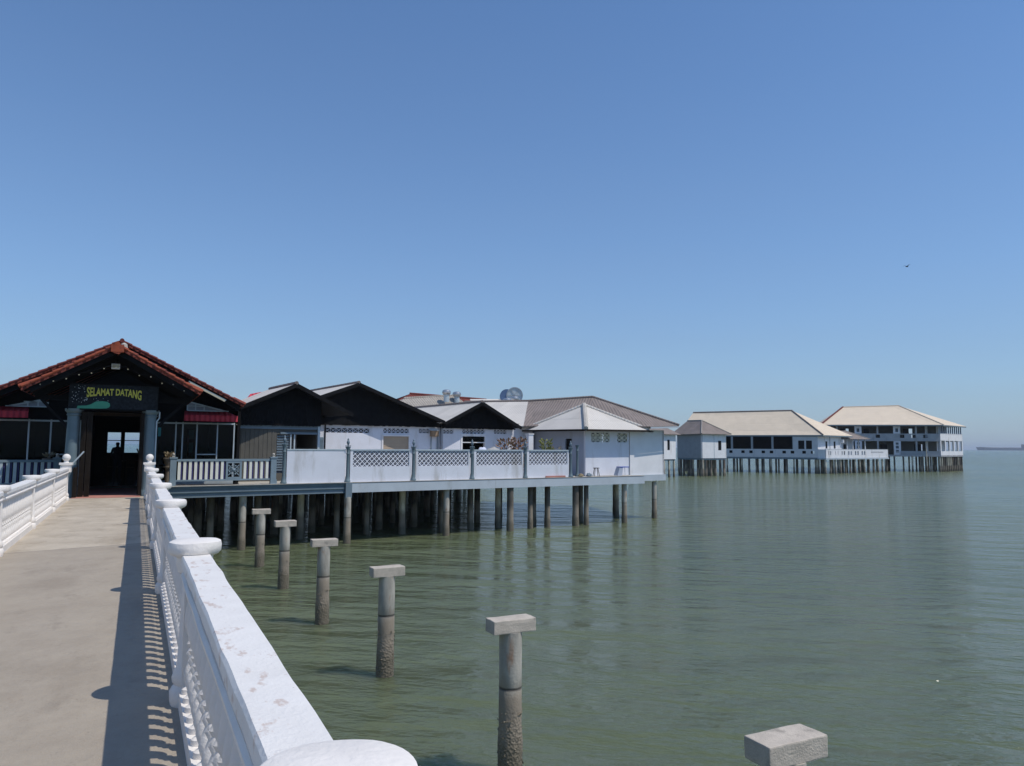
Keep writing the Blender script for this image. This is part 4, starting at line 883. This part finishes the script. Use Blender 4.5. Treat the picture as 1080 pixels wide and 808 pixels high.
hiproof(ID, 'roof', W['roofB'], hut, [[a2, e[0], e[1], a1], [a1, e[1], e[2]], [a1, e[2], e[3], a2], [a2, e[3], e[0]]], [(a1, e[1]), (a1, a2), (a1, e[2])], W['roofG'])
far_piles(hut, [sL, sF], 2.4, 3, 1.0, ['pile3', 'pile2', 'pile2'], 4)
hb = empty('stilt_hut', (65, 81, 0), 'narrow white stilt hut with one dark window between the corner house and the brown-roofed hut', 'hut')
sF2 = Seg((60.0, 78.6), (67.4, 81.1)); w = MB(); sF2.wall(w, 2.5, 6.0, [(5.65, 6.3, 3.75, 5.2)], .15); Seg((67.4, 81.1), (66.2, 86)).wall(w, 2.5, 6.0, [], .15); w.build('wall', W['wall2'], hb)
w = MB(); sF2.box(w, 5.66, 6.29, 3.76, 5.19, -.12, -.06); w.build('window', W['int'], hb)
hiproof(ID, 'roof', W['roofB'], hb, [[(59.5, 78.0, 5.95), (68.1, 80.8, 5.95), (66.9, 83.6, 7.3), (58.6, 81, 7.3)], [(68.1, 80.8, 5.95), (66.9, 87, 5.9), (66.9, 83.6, 7.3)]], [((58.6, 81, 7.3), (66.9, 83.6, 7.3))], W['roofG'])
MB().prism([(60, 78.7), (67.3, 81.2), (66.2, 86), (58.5, 83.5)], 2.3, 2.49).build('floor', W['fascia'], hb)
far_piles(hb, [sF2], 2.35, 3, 1.3, ['pile3', 'pile2', 'pile2'], 4)

b6 = empty('long_stilt_building', (95, 90, 0), 'long one-storey stilt building with beige hip roof and open shaded veranda', 'building')
C6 = (99.35, 84.0); dL = Vector((-.614, .789)); dR = Vector((.99, .137)); L6 = (C6[0] + dL.x * 23, C6[1] + dL.y * 23); R6 = (C6[0] + dR.x * 6.9, C6[1] + dR.y * 6.9); D6 = (C6[0] + dR.x * 19, C6[1] + dR.y * 19)
sA = Seg(L6, C6); sB = Seg(C6, D6)
w = MB(); sA.wall(w, 2.62, 3.97, [(s_ + k, s_ + k + .55, 3.25, 3.7) for s_ in (1.0, 4.3, 7.6, 10.9, 14.2, 17.5, 20.6) for k in (0, 1.3)], .14); w.build('parapet', W['facade'], b6)
w = MB()
for i in range(6): sA.box(w, 2.6 + i * 3.3, 2.92 + i * 3.3, 3.971, 6.3, -.30, -.03)
w.build('columns', W['shade'], b6)
w = MB(); sA.wall(w, 3.972, 6.3, [(20.0, 20.95, 4.0, 5.4), (21.2, 22.1, 4.0, 5.4)], .12, 19.2); 
sA.box(w, 19.25, 22.95, 5.55, 5.62, .0, .06); w.build('wall', W['facade'], b6)
for a in (20.0, 21.2): w = MB(); sA.box(w, a + .02, a + .9, 4.0, 5.4, -.10, -.05); w.build('window', W['int'], b6)
w = MB(); Seg(C6, R6).wall(w, 2.62, 6.3, [(2.2, 2.75, 4.1, 5.3), (4.6, 5.15, 4.1, 5.3)], .14); w.build('right_wall', W['wall2'], b6)
for a in (2.2, 4.6): w = MB(); sB.box(w, a + .02, a + .53, 4.12, 5.28, -.10, -.05); w.build('window', W['int'], b6)
w = MB(); sB.box(w, 3.4, 3.5, 2.62, 6.25, .0, .05); w.build('down_pipe', W['grey'], b6)
back = [(L6[0] + .79 * 9, L6[1] + .61 * 9), (C6[0] + 5, C6[1] + 11)]
w = MB(); Seg((L6[0] + .79 * 4, L6[1] + .61 * 4), (C6[0] - .6 + .79 * 4, C6[1] + .61 * 4 + .8)).wall(w, 2.5, 6.3, [], .1); w.build('inner_wall', W['int'], b6)
w = MB(); w.prism([L6, C6, D6, (D6[0] - 1, D6[1] + 7), back[1], back[0]], 2.30, 2.60); w.build('floor', W['fascia'], b6)  # slab coloured slate grey to paint the shaded band below the parapet
# railing of the open deck: bays with pierced openings
hs = []; s_ = .35
while s_ < 10.9: hs.append((s_, s_ + .42, 3.05, 3.7)); hs.append((s_ + .75, s_ + 1.17, 3.05, 3.7)); s_ += 2.05
hs.append((13.6, 17.6, 3.35, 3.62))
sQ = Seg(sB.p(0, 1.4), sB.p(19.2, 1.4)); w = MB(); sQ.wall(w, 2.605, 3.97, hs, .12); sQ.box(w, 0, 19.2, 3.972, 4.03, -.16, .03)
for i in range(28): sQ.box(w, 13.6 + i * .145, 13.66 + i * .145, 3.35, 3.62, -.09, -.03)
Seg(sQ.p(19.2), sB.p(19.2, -4)).wall(w, 2.605, 3.97, [], .12); Seg(C6, sQ.p(0)).wall(w, 2.605, 3.97, [], .10); w.build('deck_railing', W['wall2'], b6)
w = MB(); sB.box(w, -.2, 19.3, 2.33, 2.598, 0, 1.5); w.build('deck_slab', W['slab'], b6)
E6 = (99.7, 83.2, 6.33); E6r = (108.8, 84.75, 6.28); E6l = (85.3, 102.3, 6.3); Rr = (100.43, 90.15, 10.60); Rl = (90.67, 104.1, 10.5)
B6a = (97.5, 112, 6.3); B6b = (108.5, 97, 6.3)
hiproof(ID, 'roof', W['roofFar'], b6, [[Rl, E6l, E6, Rr], [Rr, E6, E6r], [Rr, E6r, B6b], [Rr, B6b, B6a, Rl], [Rl, B6a, E6l]], [(Rl, Rr), (Rr, E6)], W['roofB'], .12, .14)
w = MB(); w.bar((99.72, 83.22, 6.17), (85.32, 102.3, 6.15), .06, .2); w.bar((99.72, 83.22, 6.17), (108.8, 84.77, 6.12), .06, .2); w.build('eaves_board', W['fascia'], b6)
far_piles(b6, [sA], 2.32, 4, 1.15, ['pile3', 'pile2', 'pile2'], 7); far_piles(b6, [sQ], 2.35, 3, 1.45, ['pile3', 'pile3', 'pile2'], 4)

kb = empty('waterside_pavilion', (111, 86, FLOOR), 'small pavilion with low brown roofs on the railed deck between the two beige roofs', 'pavilion')
w = MB()
for s_ in (7.6, 9.2, 11.0, 12.8, 14.9): sB.box(w, s_, s_ + .16, 2.61, 5.75, -.5, -.34)
w.build('posts', W['wall2'], kb)
w = MB(); sB.wall(w, 2.61, 5.7, [(9.0, 9.8, 2.9, 5.0), (12.2, 13.2, 2.9, 5.0)], .1, 7.2, 14.0); 
o = w; kw = MB(); Seg(sB.p(7.3, -2.5), sB.p(14.5, -2.5)).wall(kw, 2.61, 5.8, [(1.4, 2.3, 2.7, 4.9), (4.4, 5.4, 2.7, 4.9)], .1); kw.build('wall', W['facade'], kb)
for a in (1.4, 4.4): w = MB(); Seg(sB.p(7.3, -2.5), sB.p(14.5, -2.5)).box(w, a, a + .9, 2.7, 4.9, -.09, -.05); w.build('door', W['int'], kb)
p1, p2, p3, p4 = sB.p(7.0, .2, 5.80), sB.p(15.6, .2, 5.80), sB.p(15.4, -5, 5.8), sB.p(7, -5, 5.8); q1, q2 = sB.p(9.2, -2.4, 7.25), sB.p(12.0, -2.4, 7.25)
hiproof(ID, 'lower_roof', W['roofB'], kb, [[q1, p1, p2, q2], [q2, p2, p3], [q2, p3, p4, q1], [q1, p4, p1]], [(q2, p2)], W['roofG'])
u1, u2, u3 = sB.p(5.8, -3.0, 8.15), sB.p(10.6, -3.0, 8.1), sB.p(9.5, -1.6, 7.1)
hiproof(ID, 'upper_roof', W['roofB'], kb, [[sB.p(5, -5.2, 8.25), sB.p(10.3, -5.2, 8.2), sB.p(8.9, -2.4, 6.85), sB.p(5, -2.4, 6.85)], [sB.p(10.3, -5.2, 8.2), sB.p(12.0, -3.5, 7.0), sB.p(11.4, -2.9, 6.85)]], [], W['roofG'])
w = MB(); w.bar(sB.p(8.8, -2.35, 6.85), sB.p(10.3, -5.15, 8.22), .12, .2); w.bar(sB.p(12.0, -3.2, 6.9), sB.p(10.35, -5.15, 8.22), .12, .16); w.build('bargeboard', W['wall2'], kb)
tag(MB().lathe(*sB.p(6.95, .15)[:2], 5.0, [(.15, 0), (.3, .1), (.3, .6), (.2, .7), (.05, .75)], 10).build('hanging_lamp', W['wall2'], loc=sB.p(6.95, .15, 5.0)), 'white round lamp hanging at the right corner of the long beige roof', 'lamp')

b7 = empty('two_storey_stilt_building', (124, 90, 0), 'two-storey building on stilts with beige hip roof and stacked balconies, farthest right', 'building')
C7 = Vector((130.4, 83.2)); dL = Vector((-.755, .656)); dR = Vector((.962, .274)); L7 = C7 + dL * 20; R7 = C7 + dR * 12.9
sC = Seg(L7, C7); sD = Seg(C7, R7)
w = MB()
sC.box(w, 0, 20, 2.78, 3.05, -.3, .05); sC.box(w, 0, 20, 5.55, 5.80, -3.2, .03)
w.build('balcony_floor', W['facade2'], b7)
w = MB(); sC.wall(w, 5.802, 6.95, [(a, a + .75, 6.15, 6.75) for a in (1.5, 4.6, 9.2, 13.3, 15.2, 17.2)], .12); w.build('balcony_parapet', W['facade2'], b7)
w = MB(); sC.wall(w, 3.052, 3.75, [], .12, 12.6, 20); w.build('lower_parapet', W['shade'], b7)
for k, a in enumerate((5.6, 12.2)):       # pierced white pilasters
    w = MB(); sC.wall(w, 3.052, 5.545, [(a + .35, a + .85, 3.45, 3.95), (a + .35, a + .85, 4.2, 4.7), (a + .35, a + .85, 4.9, 5.3)], .14, a, a + 1.2)
    sC.wall(w, 6.952, 8.45, [(a + .35, a + .85, 7.25, 7.9)], .14, a, a + 1.2); w.build('pierced_pilaster', W['wall'], b7)
    w = MB(); sC.box(w, a + .1, a + 1.1, 3.1, 8.4, -.5, -.4); w.build('pilaster_back', W['fascia'], b7)
w = MB()
for a in (2.4, 9.4, 15.9, 19.7): sC.box(w, a, a + .28, 3.052, 5.548, -.32, -.02); sC.box(w, a, a + .28, 6.952, 8.45, -.32, -.02)
w.build('posts', W['facade2'], b7)
sI = Seg(sC.p(0, -2.2), sC.p(20, -2.2)); w = MB(); sI.wall(w, 3.05, 5.54, [(3.6, 5.0, 3.1, 5.0), (10.4, 11.6, 3.1, 5.0), (16.2, 17.6, 3.1, 5.0)], .12); sI.wall(w, 5.81, 8.5, [(3.5, 5, 5.85, 7.9), (7.6, 8.6, 5.85, 7.9), (14.4, 16, 5.85, 7.9)], .12); w.build('inner_wall', W['board'], b7)
for a in (3.6, 10.4, 16.2): w = MB(); sI.box(w, a, a + 1.2, 3.1, 5.0, -.1, -.05); w.build('door', W['int'], b7)
for a in (3.5, 7.6, 14.4): w = MB(); sI.box(w, a, a + 1.0, 5.85, 7.9, -.1, -.05); w.build('door', W['int'], b7)
w = MB(); sD.wall(w, 2.82, 3.75, [], .12); sD.wall(w, 5.70, 6.95, [], .12); sD.box(w, 0, 12.9, 6.952, 7.02, -.14, .03)
for i in range(6):
    a = .05 + i * 2.5; sD.box(w, a, a + .45, 3.752, 5.695, -.3, -.02)
w.build('end_balcony', W['wall2'], b7)
w = MB()
for i in range(11):
    a = .2 + i * 1.22; sD.box(w, a, a + .16, 7.022, 8.45, -.22, -.06)
w.build('upper_posts', W['bluet'], b7)
sK = Seg(sD.p(0, -2.4), sD.p(12.9, -2.4)); w = MB(); sK.wall(w, 3.0, 8.5, [(1, 2.3, 3.1, 5.1), (4, 5.3, 3.1, 5.1), (7, 8.3, 3.1, 5.1), (10, 11.3, 3.1, 5.1)], .12, 0, 3.2); w.build('end_wall', W['wall2'], b7)
bk = [L7 + Vector((.656, .755)) * 8, R7 + Vector((-.274, .962)) * 7]
w = MB(); w.prism([tuple(L7), tuple(C7), tuple(R7), tuple(bk[1]), tuple(bk[0])], 2.72, 2.99); w.build('floor', W['facade2'], b7)
w = MB(); w.prism([tuple(L7 + Vector((.5, .5))), tuple(C7 + Vector((.2, .6))), tuple(R7 + Vector((-.5, .3))), tuple(bk[1]), tuple(bk[0])], 5.56, 5.69); w.build('upper_floor', W['facade2'], b7)
E7, E7r, E7l = (130.2, 82.4, 8.56), (143.3, 86.2, 8.56), (114.6, 96.0, 8.58); Rr, Rl = (131.78, 92.1, 12.5), (125.3, 99.6, 12.35)
hiproof(ID, 'roof', W['roofFar'], b7, [[Rl, E7l, E7, Rr], [Rr, E7, E7r], [Rr, E7r, (140, 101, 8.5)], [Rr, (140, 101, 8.5), (128, 110, 8.5), Rl], [Rl, (128, 110, 8.5), E7l]], [(Rl, Rr), (Rr, E7)], W['roofFar'], .12, .12)
w = MB(); w.bar((114.6, 96.0, 8.70), (125.3, 99.6, 12.45), .3, .12); w.build('red_hip_cap', W['rake2'], b7)
w = MB(); w.bar((130.2, 82.42, 8.40), (114.6, 96.0, 8.42), .06, .2); w.bar((130.2, 82.42, 8.40), (143.3, 86.22, 8.40), .06, .2); w.build('eaves_board', W['fascia'], b7)
far_piles(b7, [sC], 2.75, 3, 1.5, ['pile3', 'pile2', 'pile2', 'pile2'], 6); far_piles(b7, [sD], 2.8, 2, 1.0, ['pile3', 'pile3', 'bluet' if False else 'pile2'], 4)
tag(MB().tube((125.7, 82.8, -1), (125.65, 82.85, 4.3), .11, .08, 8).build('wooden_stake', W['pile3'], loc=(125.7, 82.8, 0)), 'lone wooden stake standing in the water before the two-storey building', 'stake')

# ship and bird
sd = Vector((.89, -.4556, 0)); sn = Vector((.4556, .89, 0)); s0 = Vector((3262, 1925, 0)); s0.z = 0
def sp_(a, b, z): q = s0 + sd * a + sn * b; return (q.x, q.y, z)
sh = empty('cargo_ship', tuple(s0), 'long dark cargo ship on the horizon at the right edge', 'ship')
w = MB(); pl = [(10, 0), (30, -13), (60, -16), (225, -16), (238, -10), (238, 10), (225, 16), (60, 16), (30, 13)]; n = len(pl)
w.add([sp_(a, b, -2) for a, b in pl] + [sp_(a - (10 if a == 10 else 2 if a < 60 else 0), b, 13.5 if a < 45 else 10.5) for a, b in pl], [tuple(range(n))[::-1], tuple(range(n, 2 * n))] + [(i, (i + 1) % n, (i + 1) % n + n, i + n) for i in range(n)]); w.build('hull', W['ship'], sh)
w = MB()
for i in range(5): w.hexa([sp_(a, b, z) for z in (10, 12.6) for a, b in ((62 + i * 28, -9), (82 + i * 28, -9), (82 + i * 28, 9), (62 + i * 28, 9))])
w.build('hatches', W['shipr'], sh)
w = MB(); w.hexa([sp_(a, b, z) for z in (10, 27) for a, b in ((208, -13), (226, -13), (226, 13), (208, 13))]); w.hexa([sp_(a, b, z) for z in (27, 33) for a, b in ((216, -4), (222, -4), (222, 4), (216, 4))]); w.build('superstructure', W['ship'], sh)
w = MB(); w.tube(sp_(128, 0, 10), sp_(128, 0, 19), 1.0, n=6); w.tube(sp_(20, 0, 13), sp_(20, 0, 20), .7, n=6); w.build('mast', W['wall2'], sh)
bp = Vector((75.6, 51.2, 24.4)); w = MB(); w.tube(tuple(bp + Vector((-.22, 0, 0))), tuple(bp + Vector((.02, 0, .02))), .03, .07, 7).tube(tuple(bp + Vector((.02, 0, .02))), tuple(bp + Vector((.25, 0, .03))), .07, .02, 7)
for s_ in (-1, 1): w.add([tuple(bp + Vector(p)) for p in ((-.08, 0, .03), (.12, 0, .04), (.05, s_ * .28, .2), (-.06, s_ * .55, .08), (-.08, s_ * .28, .17), (-.02, s_ * .05, .01))], [(0, 1, 2, 4), (4, 2, 3), (0, 5, 1)])
tag(w.build('bird', W['dark'], loc=tuple(bp)), 'tiny dark bird flying in the open sky at right', 'bird')
for o in bpy.data.objects:
    if '_o' in o: del o['_o']
